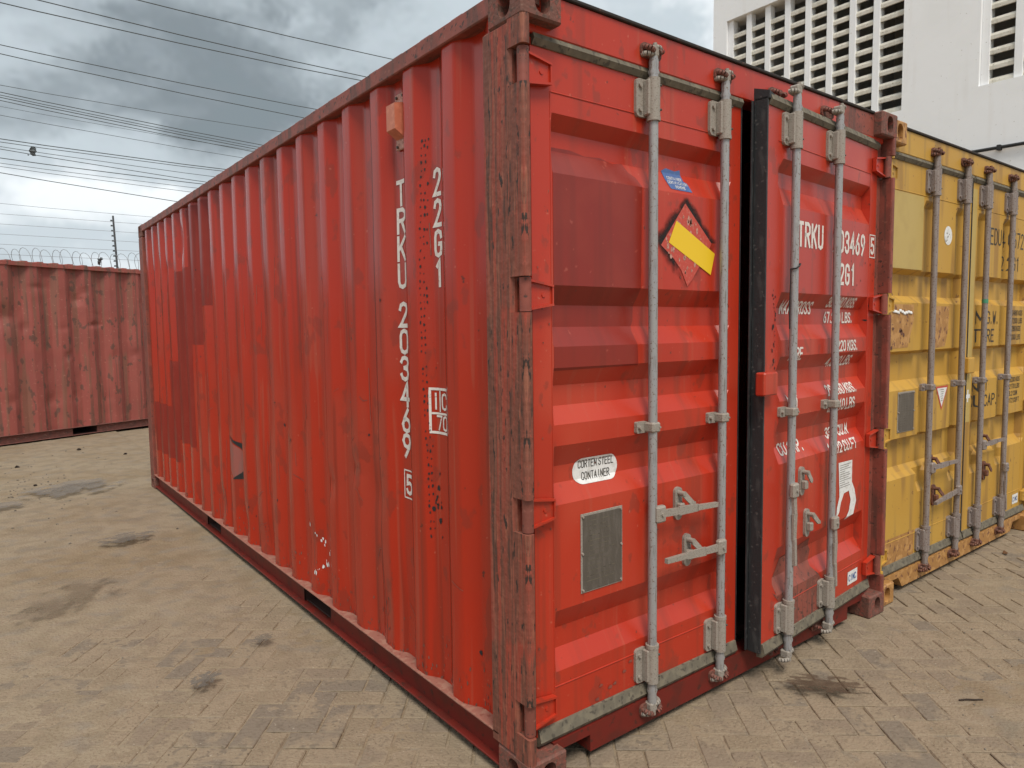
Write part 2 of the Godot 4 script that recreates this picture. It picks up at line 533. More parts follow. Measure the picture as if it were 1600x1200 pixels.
	M.concrete = mat(tex(512, 512, Color(.34, .325, .295), [[140, .01, 512, 512, 5, .4, .7, Color(.27, .255, .23), .8], [141, .03, 512, 32, 4, .6, .85, Color(.18, .165, .145), .6]]), 2.4, .9, fine, .2)
	M.dark = plain(Color(.012, .011, .010), .9)
	M.inner = plain(Color(.05, .02, .015), .8)
	M.black = plain(Color(.012, .013, .014), .6)
	M.paint = mat(tex(256, 256, Color(.72, .67, .62), [[131, .05, 256, 256, 4, .55, .8, Color(.60, .50, .46), .7], [132, .08, 256, 256, 3, .82, .86, Color(.40, .10, .07), .8]]), .35, .5)
	M.ink = mat(tex(128, 128, Color(.032, .028, .024), [[133, .06, 128, 128, 3, .6, .85, Color(.10, .075, .04), .6]]), .3, .6)
	M.label = mat(tex(256, 256, Color(.74, .74, .73), [[134, .03, 256, 256, 4, .5, .85, Color(.60, .59, .56), .8]]), .3, .45)
	M.blue = mat(tex(128, 128, Color(.065, .13, .31), [[135, .06, 128, 128, 4, .5, .8, Color(.12, .18, .34), .7]]), .15, .5)
	M.tape = plain(Color(.80, .52, .015), .5)
	M.plate = mat(tex(256, 256, Color(.115, .098, .082), [[136, .04, 256, 64, 4, .4, .8, Color(.145, .125, .105), .9]]), .3, .5, fine, .04, .3)
	M.redlabel = mat(tex(128, 128, Color(.50, .062, .040), [[139, .06, 128, 128, 4, .6, .8, Color(.55, .16, .12), .6]]), .12, .5)
	M.orange = mat(tex(128, 128, Color(.50, .155, .085), [[137, .06, 128, 128, 4, .5, .85, Color(.62, .22, .13), .7]]), .3, .5)
	M.pinkmetal = mat(tex(128, 128, Color(.52, .27, .21), [[138, .06, 128, 128, 4, .5, .8, Color(.25, .10, .07), .8]]), .12, .6)
	M.wire = plain(Color(.075, .085, .09), .7)
	M.steel = plain(Color(.24, .25, .26), .5, .3)
	M.green = plain(Color(.06, .25, .15), .5)
	# ground
	var gr := grain(211, .12, 512, 4)
	var sand := mat(tex(1024, 1024, Color(.92, .92, .92), [
		[201, .01, 512, 512, 5, .35, .75, Color(.78, .77, .755), .8],
		[202, .08, 1024, 1024, 4, .60, .8, Color(.62, .60, .57), .6],
		[203, .15, 1024, 1024, 2, .80, .86, Color(.40, .37, .33), .7],
		[204, .12, 1024, 1024, 2, .84, .9, Color(1, 1, 1), .6]]), 1.3, .95, gr, .35, 0.0, .2)
	sand.vertex_color_use_as_albedo = true
	M.sand = sand
	var i := 0
	for c in [Color(.250, .196, .139), Color(.238, .186, .130), Color(.224, .177, .128), Color(.198, .162, .123)]:
		M["paver%d" % i] = mat(tex(512, 512, c, [
			[221 + i, .008, 512, 512, 5, .40, .62, Color(.275, .216, .150), .75],
			[231 + i, .05, 512, 512, 4, .60, .8, c * .82, .7],
			[241 + i, .14, 512, 512, 2, .78, .84, c * .55, .8],
			[251 + i, .12, 512, 512, 2, .84, .9, Color(.45, .40, .33), .6]]), .9 + .13 * i, .92, gr, .3, 0.0, .2)
		i += 1
	M.stone = mat(tex(128, 128, Color(.17, .145, .12), [[261, .05, 128, 128, 4, .4, .8, Color(.33, .28, .22), .8]]), .1, .9, fine, .1)
	M.twig = plain(Color(.03, .018, .012), .85)
	M.leaf = plain(Color(.12, .055, .02), .8)

func stain_material(sd: int, c: Color, strength: float) -> StandardMaterial3D:
	var w := 128
	var a := noise_bytes(sd, .03, w, w, 5, w, w)
	var b := noise_bytes(sd + 1, .12, w, w, 3, w, w)
	var im := Image.create(w, w, false, Image.FORMAT_RGBA8)
	var cc := c.linear_to_srgb()
	for y in w:
		for x in w:
			var r := Vector2(x - 63.5, y - 63.5).length() / 63.5
			var t := smoothstep(.38, .62, a[y * w + x] / 255.0 + .42 - r * .62) * (.75 + .25 * b[y * w + x] / 255.0) * smoothstep(1.0, .88, r)
			im.set_pixel(x, y, Color(cc.r, cc.g, cc.b, t * strength))
	var m := StandardMaterial3D.new()
	m.albedo_texture = ImageTexture.create_from_image(im)
	m.transparency = BaseMaterial3D.TRANSPARENCY_ALPHA
	m.roughness = .9
	return m

# ------------------------------------------------------------------ sky
func make_sky() -> Sky:
	var w := 1536
	var h := 768
	var n := FastNoiseLite.new()
	n.seed = 40
	n.noise_type = FastNoiseLite.TYPE_SIMPLEX_SMOOTH
	n.frequency = 0.55
	n.fractal_octaves = 5
	n.fractal_gain = .48
	n.domain_warp_enabled = true
	n.domain_warp_amplitude = .55
	n.domain_warp_frequency = .5
	var n2 := FastNoiseLite.new()
	n2.seed = 44
	n2.frequency = 0.5
	n2.fractal_octaves = 3
	var data := PackedByteArray()
	data.resize(w * h * 3)
	var dark := Color(.130, .153, .169)
	var mid := Color(.308, .348, .374)
	var pale := Color(.53, .555, .57)
	for j in h:
		var el := PI / 2 - PI * (j + .5) / h
		var y := maxf(sin(el), 0.0)
		for i in w:
			var c := mid
			if el > -.02:
				var az := TAU * ((i + .5) / w - .5)
				var x := sin(az) * cos(el)
				var z := -cos(az) * cos(el)
				var k := 2.1 / (y + .28)
				var a := n.get_noise_3d(x * k, y * 1.5, z * k) * 1.25
				var b := n2.get_noise_3d(x * k * .8, 3.0, z * k * .8)
				var t := a + b * .35
				c = mid.lerp(dark, smoothstep(.0, .85, t)) if t > 0.0 else mid.lerp(pale, smoothstep(0.0, .55, -t))
				c = c.lerp(Color(.365, .405, .43), smoothstep(.22, .0, y) * .75)
			var s := c.linear_to_srgb()
			var at := (j * w + i) * 3
			data[at] = int(s.r * 255.0)
			data[at + 1] = int(s.g * 255.0)
			data[at + 2] = int(s.b * 255.0)
	var p := PanoramaSkyMaterial.new()
	p.panorama = ImageTexture.create_from_image(Image.create_from_data(w, h, false, Image.FORMAT_RGB8, data))
	var sky := Sky.new()
	sky.sky_material = p
	return sky

# ------------------------------------------------------------------ container parts
# corrugated side: 0 on the outer flats, 1 on the inner ones
func corr(z: float, W: Dictionary) -> float:
	var g := 0.0
	for e in [-.007, 0.0, .007]:
		var p: float = W.pitch
		var t := fposmod(z + e - W.phase, p)
		var o := p * .267
		var s := p * .243
		if t < o:
			continue
		elif t < o + s:
			g += (t - o) / s
		elif t < p - s:
			g += 1.0
		else:
			g += (p - t) / s
	return g / 3.0

func wall_x(W: Dictionary, z: float, y: float) -> float:
	var x: float = W.x0 + W.depth * corr(z, W)
	for d in W.dents:
		var q := pow((z - d[0]) / d[2], 2) + pow((y - d[1]) / d[3], 2)
		if q < 6.0:
			x += d[4] * exp(-q)
	var nz: FastNoiseLite = W.noise
	return x + nz.get_noise_2d(z * 100.0, y * 60.0) * W.wobble

# the same surface as the wall's mesh has it
func wall_on(W: Dictionary, z: float, y: float) -> float:
	var zs: Array = W.zs
	var i := clampi(zs.bsearch(z) - 1, 0, zs.size() - 2)
	var fy: float = (y - W.y0) / (W.y1 - W.y0) * W.rows
	var j := clampi(int(fy), 0, W.rows - 1)
	var s: float = (z - zs[i]) / (zs[i + 1] - zs[i])
	var t := fy - j
	var ya: float = lerpf(W.y0, W.y1, float(j) / W.rows)
	var yb: float = lerpf(W.y0, W.y1, float(j + 1) / W.rows)
	var a := wall_x(W, zs[i], ya)
	var c := wall_x(W, zs[i + 1], yb)
	if s >= t:
		var b := wall_x(W, zs[i + 1], ya)
		return a + s * (b - a) + t * (c - b)
	var d := wall_x(W, zs[i], yb)
	return a + s * (c - d) + t * (d - a)

func wall_mesh(W: Dictionary, z0: float, z1: float, y0: float, y1: float, rows: int) -> SurfaceTool:
	var p: float = W.pitch
	var o := p * .267
	var s := p * .243
	var zs := [z0, z1]
	var k := floorf((z0 - W.phase) / p)
	while W.phase + k * p < z1:
		for t in [.008, o * .5, o - .008, o + .008, o + s - .008, o + s + .008, p - s - .008, p - s + .008, p - .008]:
			var z: float = W.phase + k * p + t
			if z > z0 + .004 and z < z1 - .004:
				zs.append(z)
		k += 1
	zs.sort()
	W.merge({"zs": zs, "y0": y0, "y1": y1, "rows": rows}, true)
	var P := []
	var N := []
	for j in rows + 1:
		var y := lerpf(y0, y1, float(j) / rows)
		for z in zs:
			P.append(V(wall_x(W, z, y), y, z))
			var e := .0022
			var dz := (wall_x(W, z + e, y) - wall_x(W, z - e, y)) / (2 * e)
			var dy := (wall_x(W, z, y + .01) - wall_x(W, z, y - .01)) / .02
			N.append(V(-1, dy, dz).normalized())
	var st := mb()
	var n := zs.size()
	for j in rows:
		for i in n - 1:
			var a := j * n + i
			var b := a + 1
			var c := a + n + 1
			var d := a + n
			emit3(st, P[a], N[a], P[b], N[b], P[c], N[c])
			emit3(st, P[a], N[a], P[c], N[c], P[d], N[d])
	return st

func bottom_rail(st: SurfaceTool, pockets: Array, z0: float, z1: float) -> void:
	cbox(st, V(.002, .034, z0), V(.05, .042, z1), .002)
	var at := z0
	var ends := pockets.duplicate()
	ends.append([z1, z1])
	for p in ends:
		if p[0] > at:
			cbox(st, V(.034, .041, at), V(.042, .149, p[0]), .001)
		at = p[1]

func pocket_box(st: SurfaceTool, p: Array) -> void:
	for e in [[V(.034, .043, p[0] - .006), V(.9, .147, p[0])], [V(.034, .043, p[1]), V(.9, .147, p[1] + .006)], [V(.05, .141, p[0]), V(.9, .147, p[1])], [V(.05, .043, p[0]), V(.9, .048, p[1])], [V(.88, .048, p[0]), V(.9, .141, p[1])]]:
		cbox(st, e[0], e[1], .001)

# everything of a container but its doors and one long side's dress; O holds materials and sizes
func shell(c: Node3D, O: Dictionary, door_end: bool) -> MeshInstance3D:
	var Wd := 2.438
	var Ln := 6.058
	var Ht := 2.591
	for x in [0.0, Wd - .162]:
		for y in [0.0, Ht - .118]:
			for z in [-.178, -Ln]:
				var st := mb()
				var f := [[0, -1.0 if x == 0.0 else 1.0], [1, -1.0 if y == 0.0 else 1.0], [2, 1.0 if z > -1 else -1.0]]
				casting(st, V(x, y, z), V(x + .162, y + .118, z + .178), f)
				obj("corner_casting", st, O.cast_far if (x > 1 or z < -1) and O.has("cast_far") else O.cast, c)
	var W: Dictionary = O.wall
	var wall := obj("side_wall", wall_mesh(W, -Ln + .15, -.17, .15, 2.53, 44), O.wall_mat, c)
	var other := MeshInstance3D.new()
	other.name = "side_wall"
	other.mesh = wall.mesh
	other.material_override = O.wall_mat
	c.add_child(other, true)
	other.position = V(Wd, 0, -Ln)
	other.rotation.y = PI
	var pk := [[-4.05, -3.69], [-2.035, -1.675]]
	for side in 2:
		var h := Node3D.new()
		h.name = "bottom_side_rail"
		c.add_child(h, true)
		if side == 1:
			h.position = V(Wd, 0, -Ln)
			h.rotation.y = PI
		var st := mb()
		bottom_rail(st, pk, -Ln + .17, -.17)
		obj("channel", st, O.rail, h)
		st = mb()
		cbox(st, V(0, .148, -Ln + .17), V(.075, .156, -.17), .002)
		obj("ledge", st, O.get("ledge", O.rail), h)
		for p in pk:
			st = mb()
			pocket_box(st, p)
			obj("fork_pocket", st, M.inner, h)
		st = mb()
		if side == 0:
			cbox(st, V(0, 2.522, -Ln + .17), V(.06, 2.583, -.17), .004)
		else:
			cbox(st, V(Wd - .06, 2.522, -Ln + .17), V(Wd, 2.583, -.17), .004)
		obj("top_side_rail", st, O.top, c)
	# rear posts, rear frame, end wall
	for x in [0.0, Wd - .08]:
		var st := mb()
		cbox(st, V(x, .116, -Ln + .004), V(x + .08, 2.475, -Ln + .17), .006)
		obj("corner_post", st, O.post_far, c)
	var st := mb()
	cbox(st, V(.07, .05, -Ln + .02), V(Wd - .07, .16, -Ln + .1), .004)
	obj("end_sill", st, O.rail, c)
	st = mb()
	cbox(st, V(.07, 2.46, -Ln + .02), V(Wd - .07, 2.58, -Ln + .1), .004)
	obj("end_header", st, O.top, c)
	st = mb()
	var n := 10
	for k in n:
		var x0 := .075 + (Wd - .15) * k / n
		var x1 := .075 + (Wd - .15) * (k + 1) / n
		var dx := (x1 - x0) / 4
		var pr := [[x0, .03], [x0 + dx, .03], [x0 + dx * 2, .07], [x0 + dx * 3, .07], [x1, .03]]
		for j in 4:
			quad(st, V(pr[j][0], .15, -Ln + pr[j][1]), V(pr[j + 1][0], .15, -Ln + pr[j + 1][1]), V(pr[j + 1][0], 2.47, -Ln + pr[j + 1][1]), V(pr[j][0], 2.47, -Ln + pr[j][1]), V(0, 0, -1))
	obj("end_wall", st, O.wall_mat, c)
	# roof sheet with its cross ribs, floor
	st = mb()
	var zz := -Ln + .1
	while zz < -.15:
		var q := [[zz, 2.566], [zz + .05, 2.566], [zz + .08, 2.597], [zz + .15, 2.597], [zz + .18, 2.566], [minf(zz + .21, -.1), 2.566]]
		for j in 5:
			quad(st, V(.02, q[j][1], q[j][0]), V(Wd - .02, q[j][1], q[j][0]), V(Wd - .02, q[j + 1][1], q[j + 1][0]), V(.02, q[j + 1][1], q[j + 1][0]), V(0, 1, 0))
		for xe in [.02, Wd - .02]:
			quad(st, V(xe, 2.566, q[1][0]), V(xe, 2.597, q[2][0]), V(xe, 2.597, q[3][0]), V(xe, 2.566, q[4][0]), V(xe - 1.2, 0, 0))
		zz += .21
	obj("roof", st, O.roof, c)
	st = mb()
	cbox(st, V(.08, .150, -Ln + .06), V(Wd - .08, .175, -.14), .002)
	obj("floor", st, M.inner, c)
	if not door_end:
		for x in [0.0, Wd - .08]:
			st = mb()
			cbox(st, V(x, .116, -.17), V(x + .08, 2.475, -.004), .006)
			obj("corner_post", st, O.post_far, c)
		st = mb()
		cbox(st, V(.07, .15, -.09), V(Wd - .07, 2.58, -.03), .004)
		obj("end_wall", st, O.wall_mat, c)
	return wall

const HINGE_Y := [.258, .936, 1.64, 2.335]

func door_frame(c: Node3D, O: Dictionary) -> Array:
	var Wd := 2.438
	for side in 2:
		var st := mb()
		var fx := func(x: float) -> float: return x if side == 0 else Wd - x
		var box := func(x0: float, y0: float, z0: float, x1: float, y1: float, z1: float, b: float) -> void:
			var a: float = fx.call(x0)
			var d: float = fx.call(x1)
			cbox(st, V(minf(a, d), y0, z0), V(maxf(a, d), y1, z1), b)
		box.call(0.0, .112, -.215, .078, 2.478, -.066, .012)
		var at := .112
		for hy in HINGE_Y + [9.0]:
			var top := minf(hy - .056, 2.478)
			var poly := PackedVector2Array()
			for q in [[.0, .076], [.0, .012], [.004, .004], [.012, .0005], [.024, .0005], [.030, .004], [.032, .010], [.032, .076]]:
				poly.append(Vector2(q[0] if side == 0 else -q[0], q[1]))
			prism(st, poly, Transform3D(Basis(V(1, 0, 0), V(0, 0, -1), V(0, 1, 0)), V(.001 if side == 0 else Wd - .001, at, 0)), top - at)
			at = hy + .056
		obj("corner_post", st, O.post if side == 0 else O.post_right, c)
	var st2 := mb()
	cbox(st2, V(.05, 2.45, -.13), V(Wd - .05, 2.582, -.045), .006)
	var header := obj("door_header", st2, O.header, c)
	st2 = mb()
	cbox(st2, V(.165, 2.579, -.09), V(Wd - .165, 2.592, -.036), .003)
	obj("roof_edge", st2, M.edge, header)
	st2 = mb()
	var sl: float = O.slant
	prism(st2, PackedVector2Array([Vector2(.31 + sl, .03), Vector2(2.128 - sl, .03), Vector2(2.128, .092), Vector2(2.30, .092), Vector2(2.30, .126), Vector2(.138, .126), Vector2(.138, .092), Vector2(.31, .092)]), Transform3D(Basis(), V(0, 0, -.12)), .076)
	var sill := obj("door_sill", st2, O.sill, c)
	return [header, sill]

# door leaf: s runs from the hinge, D gives how far the pressed sheet stands back
func leaf_in(O: Dictionary, s: float, y: float) -> float:
	return maxf(piece(O.ys, y) * piece(O.xs, s), piece(O.channels, s) * piece(O.channel_y, y))

func piece(b: Array, x: float) -> float:
	if b.is_empty() or x <= b[0][0]:
		return 0.0 if b.is_empty() else b[0][1]
	for k in b.size() - 1:
		if x < b[k + 1][0]:
			return lerpf(b[k][1], b[k + 1][1], (x - b[k][0]) / (b[k + 1][0] - b[k][0]))
	return b[b.size() - 1][1]

func firsts(a: Array) -> Array:
	return a.map(func(p): return p[0])

var LW := 1.135
const LF := -.03

func build_door(c: Node3D, O: Dictionary, sg: float, hinge_x: float, open: float) -> MeshInstance3D:
	var cu := firsts(O.xs) + firsts(O.channels)
	var cv := firsts(O.ys) + firsts(O.channel_y)
	var us := grid_line(0, LW, 0, cu)
	var vs := grid_line(.16, 2.44, 0, cv)
	var st := mb()
	var P := func(s: float, y: float, d: float) -> Vector3: return V(sg * s, y, d)
	for i in us.size() - 1:
		for j in vs.size() - 1:
			var q := []
			for k in [[0, 0], [1, 0], [1, 1], [0, 1]]:
				var s: float = us[i + k[0]]
				var y: float = vs[j + k[1]]
				q.append(P.call(s, y, LF - O.press * leaf_in(O, s, y)))
			# split along the diagonal that keeps the creases
			if absf(q[0].z - q[2].z) <= absf(q[1].z - q[3].z):
				tri(st, q[0], q[1], q[2], V(0, 0, 1)); tri(st, q[0], q[2], q[3], V(0, 0, 1))
			else:
				tri(st, q[1], q[2], q[3], V(0, 0, 1)); tri(st, q[1], q[3], q[0], V(0, 0, 1))
	var B := -.088
	quad(st, P.call(0, .16, LF), P.call(0, 2.44, LF), P.call(0, 2.44, B), P.call(0, .16, B), V(-sg, 0, 0))
	quad(st, P.call(LW, .16, LF), P.call(LW, 2.44, LF), P.call(LW, 2.44, B), P.call(LW, .16, B), V(sg, 0, 0))
	quad(st, P.call(0, .16, LF), P.call(LW, .16, LF), P.call(LW, .16, B), P.call(0, .16, B), V(0, -1, 0))
	quad(st, P.call(0, 2.44, LF), P.call(LW, 2.44, LF), P.call(LW, 2.44, B), P.call(0, 2.44, B), V(0, 1, 0))
	quad(st, P.call(0, .16, B), P.call(LW, .16, B), P.call(LW, 2.44, B), P.call(0, 2.44, B), V(0, 0, -1))
	var door := obj("door", st, O.leaf, c)
	door.position = V(hinge_x, 0, -.03)
	door.rotation.y = open
	# weld beads
	st = mb()
	for y in O.seams:
		tube(st, [P.call(.082, y, LF), P.call(1.045, y, LF)], .0028, 6)
	tube(st, [P.call(.081, .3, LF), P.call(.081, 2.29, LF)], .002, 6)
	obj("weld_seam", st, O.leaf, door)
	# gaskets: dusty lips above and below, black rubber along the free and hinged edges
	for g in [[2.414, 2.468], [.124, .19]]:
		st = mb()
		var y0: float = g[0]
		var y1: float = g[1]
		var poly := PackedVector2Array([Vector2(-.05, y0), Vector2(-.024, y0 + .004), Vector2(-.012, y0 + .022), Vector2(-.022, y1 - .006), Vector2(-.05, y1)])
		var from := 0.004
		var to := LW - .004
		prism(st, poly, Transform3D(Basis(V(0, 0, 1), V(0, 1, 0), V(sg, 0, 0)), V(sg * from, 0, 0)), to - from)
		obj("door_gasket", st, O.gasket, door)
	st = mb()
	var a: Vector3 = P.call(LW + .001, .145, B + .002)
	var b: Vector3 = P.call(LW + (.009 if open != 0.0 else .004), 2.45, LF + .004)
	cbox(st, a.min(b), a.max(b), .004)
	if open != 0.0:
		hexa(st, [P.call(LW - .030, 2.44, B), P.call(LW + .009, 2.44, B), P.call(LW - .030, 2.466, B), P.call(LW + .009, 2.492, B), P.call(LW - .030, 2.44, LF + .010), P.call(LW + .009, 2.44, LF + .010), P.call(LW - .030, 2.460, LF + .010), P.call(LW + .009, 2.470, LF + .010)])
		var lip0: Vector3 = P.call(LW + .009, .15, B - .004)
		var lip1: Vector3 = P.call(LW + .024, 2.44, B + .003)
		cbox(st, lip0.min(lip1), lip0.max(lip1), .001)
	obj("edge_gasket", st, M.rubber, door)
	st = mb()
	a = P.call(-.034, .17, B + .01)
	b = P.call(-.001, 2.43, LF - .006)
	cbox(st, a.min(b), a.max(b), .004)
	obj("edge_gasket", st, M.rubber, door)
	# hinges
	for y in HINGE_Y:
		st = mb()
		cyl(st, P.call(-.052, y - .053, .0), P.call(-.052, y + .053, .0), .019, .019, 16)
		obj("hinge_knuckle", st, O.get("knuckle", O.hinge), door)
		st = mb()
		var hx := []
		for d in [LF - .002, -.014]:
			for k in [[-.052, -.046], [.068, -.030], [-.052, .046], [.068, .030]]:
				hx.append(P.call(k[0], y + k[1], d))
		hexa(st, [hx[0], hx[1], hx[2], hx[3], hx[4], hx[5], hx[6], hx[7]])
		for k in [-1.0, 1.0]:
			var up := V(0, 1, 0)
			bar(st, P.call(-.036, y + k * .046, -.012), P.call(.071, y + k * .030, -.016), up, .022, .007, .022, .007)
		bar(st, P.call(.069, y - .031, -.016), P.call(.069, y + .031, -.016), V(sg, 0, 0), .018, .006, .018, .006)
		cyl(st, P.call(.032, y, -.015), P.call(.032, y, -.011), .008, .007, 10)
		obj("hinge", st, O.hinge, door)
	return door

func add_rod(door: Node3D, O: Dictionary, x: float) -> void:
	var d := .004
	var st := mb()
	lathe(st, x, d, [[.105, .013], [.125, .018], [.15, .0165], [.165, .021], [.18, .0165], [.20, .017], [2.40, .017], [2.425, .0165], [2.432, .021], [2.445, .0165], [2.47, .0175], [2.492, .014]], 18)
	obj("lock_rod", st, O.rod, door)
	for y in [.262, 2.345]:
		st = mb()
		lathe(st, x, d, [[y - .068, .0235], [y + .068, .0235]], 18)
		var outer := 1.0 if y < 1.0 else -1.0
		lathe(st, x, d, [[y + outer * .074 - .007, .025], [y + outer * .074 + .007, .025]], 18)
		prism(st, rounded(.062, .132, .016), Transform3D(Basis(), V(x - .034, y, LF)), .012)
		cbox(st, V(x - .030, y - .062, LF + .010), V(x + .004, y + .062, d + .006), .004)
		cbox(st, V(x - .010, y - .064, LF), V(x + .026, y + .064, d - .006), .003)
		var br := obj("rod_bracket", st, O.bracket, door)
		for e in [-.042, .042]:
			st = mb()
			cyl(st, V(x - .047, y + e, LF + .012), V(x - .047, y + e, LF + .020), .009, .008, 8)
			obj("bolt", st, O.bracket, br.get_parent())
			st = mb()
			cyl(st, V(x + .014, y + e, d + .012), V(x + .019, y + e, d + .022), .0045, .004, 6)
			obj("bolt", st, M.bolt, br.get_parent())
	st = mb()
	prism(st, rounded(.058, .042, .006), Transform3D(Basis(), V(x - .034, 1.167, LF - .0)), .014)
	cbox(st, V(x - .022, 1.148, LF + .010), V(x + .023, 1.186, d + .021), .006)
	cyl(st, V(x - .05, 1.167, LF + .014), V(x - .05, 1.167, LF + .024), .009, .007, 8)
	cyl(st, V(x + .016, 1.167, d + .018), V(x + .016, 1.167, d + .0245), .005, .004, 6)
	obj("rod_guide", st, O.bracket, door)
	for k in [1.0, -1.0]:
		var y := 2.502 if k > 0 else .098
		st = mb()
		cbox(st, V(x - .019, y - .018, d - .028), V(x + .019, y + .020, d + .014), .006)
		for e in [-1.0, 1.0]:
			var pts := []
			for j in 6:
				var an := -.5 + 2.2 * j / 5.0
				pts.append(V(x + e * (.016 + .026 * sin(an)), y + k * .004 + .014 * e, d - .002 + .022 * cos(an) - .012))
			tube(st, pts, .0095, 8)
		cyl(st, V(x, y - .028, d + .006), V(x, y + .030, d + .006), .010, .008, 8)
		obj("locking_cam", st, O.cam, door)

func add_keepers(parent: Node3D, O: Dictionary, xs: Array, y: float) -> void:
	for x in xs:
		var st := mb()
		prism(st, rounded(.105, .05, .018), Transform3D(Basis(), V(x, y, -.047)), .012)
		for e in [-1.0, 1.0]:
			var pts := []
			for j in 6:
				var an := PI * .62 * j / 5.0
				pts.append(V(x + e * (.040 - .018 * (1 - cos(an))), y + .016 * (.5 - float(j) / 5.0), -.036 + .026 * sin(an)))
			tube(st, pts, .010, 8)
		obj("cam_keeper", st, O.cam if O.header == M.yellow else M.cast, parent)

# swinging handle: hub at (x, y) on the rod, bar to (x1, y1)
func add_handle(door: Node3D, O: Dictionary, x: float, y: float, x1: float, y1: float, catch_x: float, catch_y: float) -> void:
	var d := .020
	var st := mb()
	var dir := V(x1 - x, y1 - y, 0).normalized()
	var side := V(-dir.y, dir.x, 0)
	var hub := V(x, y, d) + dir * .022
	var c0 := hub - dir * .026 - side.abs() * .0
	cbox(st, V(hub.x - .025, hub.y - .032, d - .012), V(hub.x + .025, hub.y + .032, d + .014), .007)
	cyl(st, V(hub.x, hub.y, d + .012), V(hub.x, hub.y, d + .020), .008, .007, 8)
	var L := V(x1 - x, y1 - y, 0).length()
	var A := hub + dir * .020
	var B := hub + dir * (L * .30) + V(0, 0, .004)
	var C := hub + dir * (L * .62) + V(0, 0, .002)
	var E := V(x1, y1, d + .006)
	bar(st, A, B, V(0, 0, 1), .028, .012, .025, .012)
	bar(st, B - dir * .004, C, V(0, 0, 1), .034, .010, .028, .010)
	bar(st, C - dir * .006, E, V(0, 0, 1), .021, .016, .018, .016)
	obj("door_handle", st, O.bracket, door)
	if catch_x > -90.0:
		add_catch(door, O, catch_x, catch_y, 1.0)

func add_catch(door: Node3D, O: Dictionary, x: float, y: float, flap: float) -> void:
	var st := mb()
	prism(st, rounded(.042, .13, .0205, 6), Transform3D(Basis(), V(x, y, LF)), .012)
	cbox(st, V(x - .014, y - .035, LF + .010), V(x + .014, y + .005, LF + .035), .005)
	cyl(st, V(x, y + .042, LF + .008), V(x, y + .042, LF + .042), .011, .010, 10)
	var p := V(x, y + .042, LF + .036)
	bar(st, p, p + V(.040 * flap, -.040, .008), V(0, 0, 1), .024, .006, .022, .006)
	bar(st, p + V(.036 * flap, -.037, .008), p + V(.062 * flap, -.045, .006), V(0, 0, 1), .020, .006, .012, .006)
	obj("handle_catch", st, O.catch_mat, door)

# flat piece fixed on a leaf: polygon in leaf coordinates (x as seen, y)
func on_leaf(O: Dictionary, sg: float, lift: float) -> Callable:
	return func(u: float, v: float, more: float) -> Vector3: return V(u, v, LF - O.press * leaf_in(O, sg * u, v) + lift + more)

func leaf_patch(door: Node3D, O: Dictionary, sg: float, called: String, poly: PackedVector2Array, m: Material, lift := .0012) -> MeshInstance3D:
	var st := mb()
	var cu := (firsts(O.xs) + firsts(O.channels)).map(func(s): return sg * s)
	patch(st, poly, 0, on_leaf(O, sg, lift), V(0, 0, 1), cu, firsts(O.ys) + firsts(O.channel_y))
	return obj(called, st, m, door)

func leaf_text(door: Node3D, O: Dictionary, sg: float, called: String, lines: Array, m: Material, lift := .0016) -> void:
	var f := on_leaf(O, sg, lift)
	for l in lines:
		var st := mb()
		lettering(st, l[0], l[1], l[2], l[3], l[4], l[5], l[6], f, V(0, 0, 1))
		obj(called, st, m, door)

# ------------------------------------------------------------------ ground
var gn := FastNoiseLite.new()
var gn2 := FastNoiseLite.new()
const PA := 0.6859        # the pavers lie turned by this angle
const PM := 0.1025        # half a paver with its joint

func sand_height(x: float, z: float) -> float:
	var n := gn.get_noise_2d(x * 100.0, z * 100.0)
	var f := gn2.get_noise_2d(x * 100.0, z * 100.0)
	var c := -.0036 + n * .0070 + f * .0048
	if x < .4:
		c += .0022 * smoothstep(-.9, -1.6, z) + .0028 * smoothstep(-1.6, -3.0, z) + .012 * smoothstep(-3.0, -5.2, z) + .002 * smoothstep(-.9, -2.0, x)
	else:
		c += .010 * exp(-(pow((x - 2.05) / .55, 2) + pow((z - .95) / .34, 2))) + .005 * smoothstep(1.2, 2.2, z) - .0004
	return c

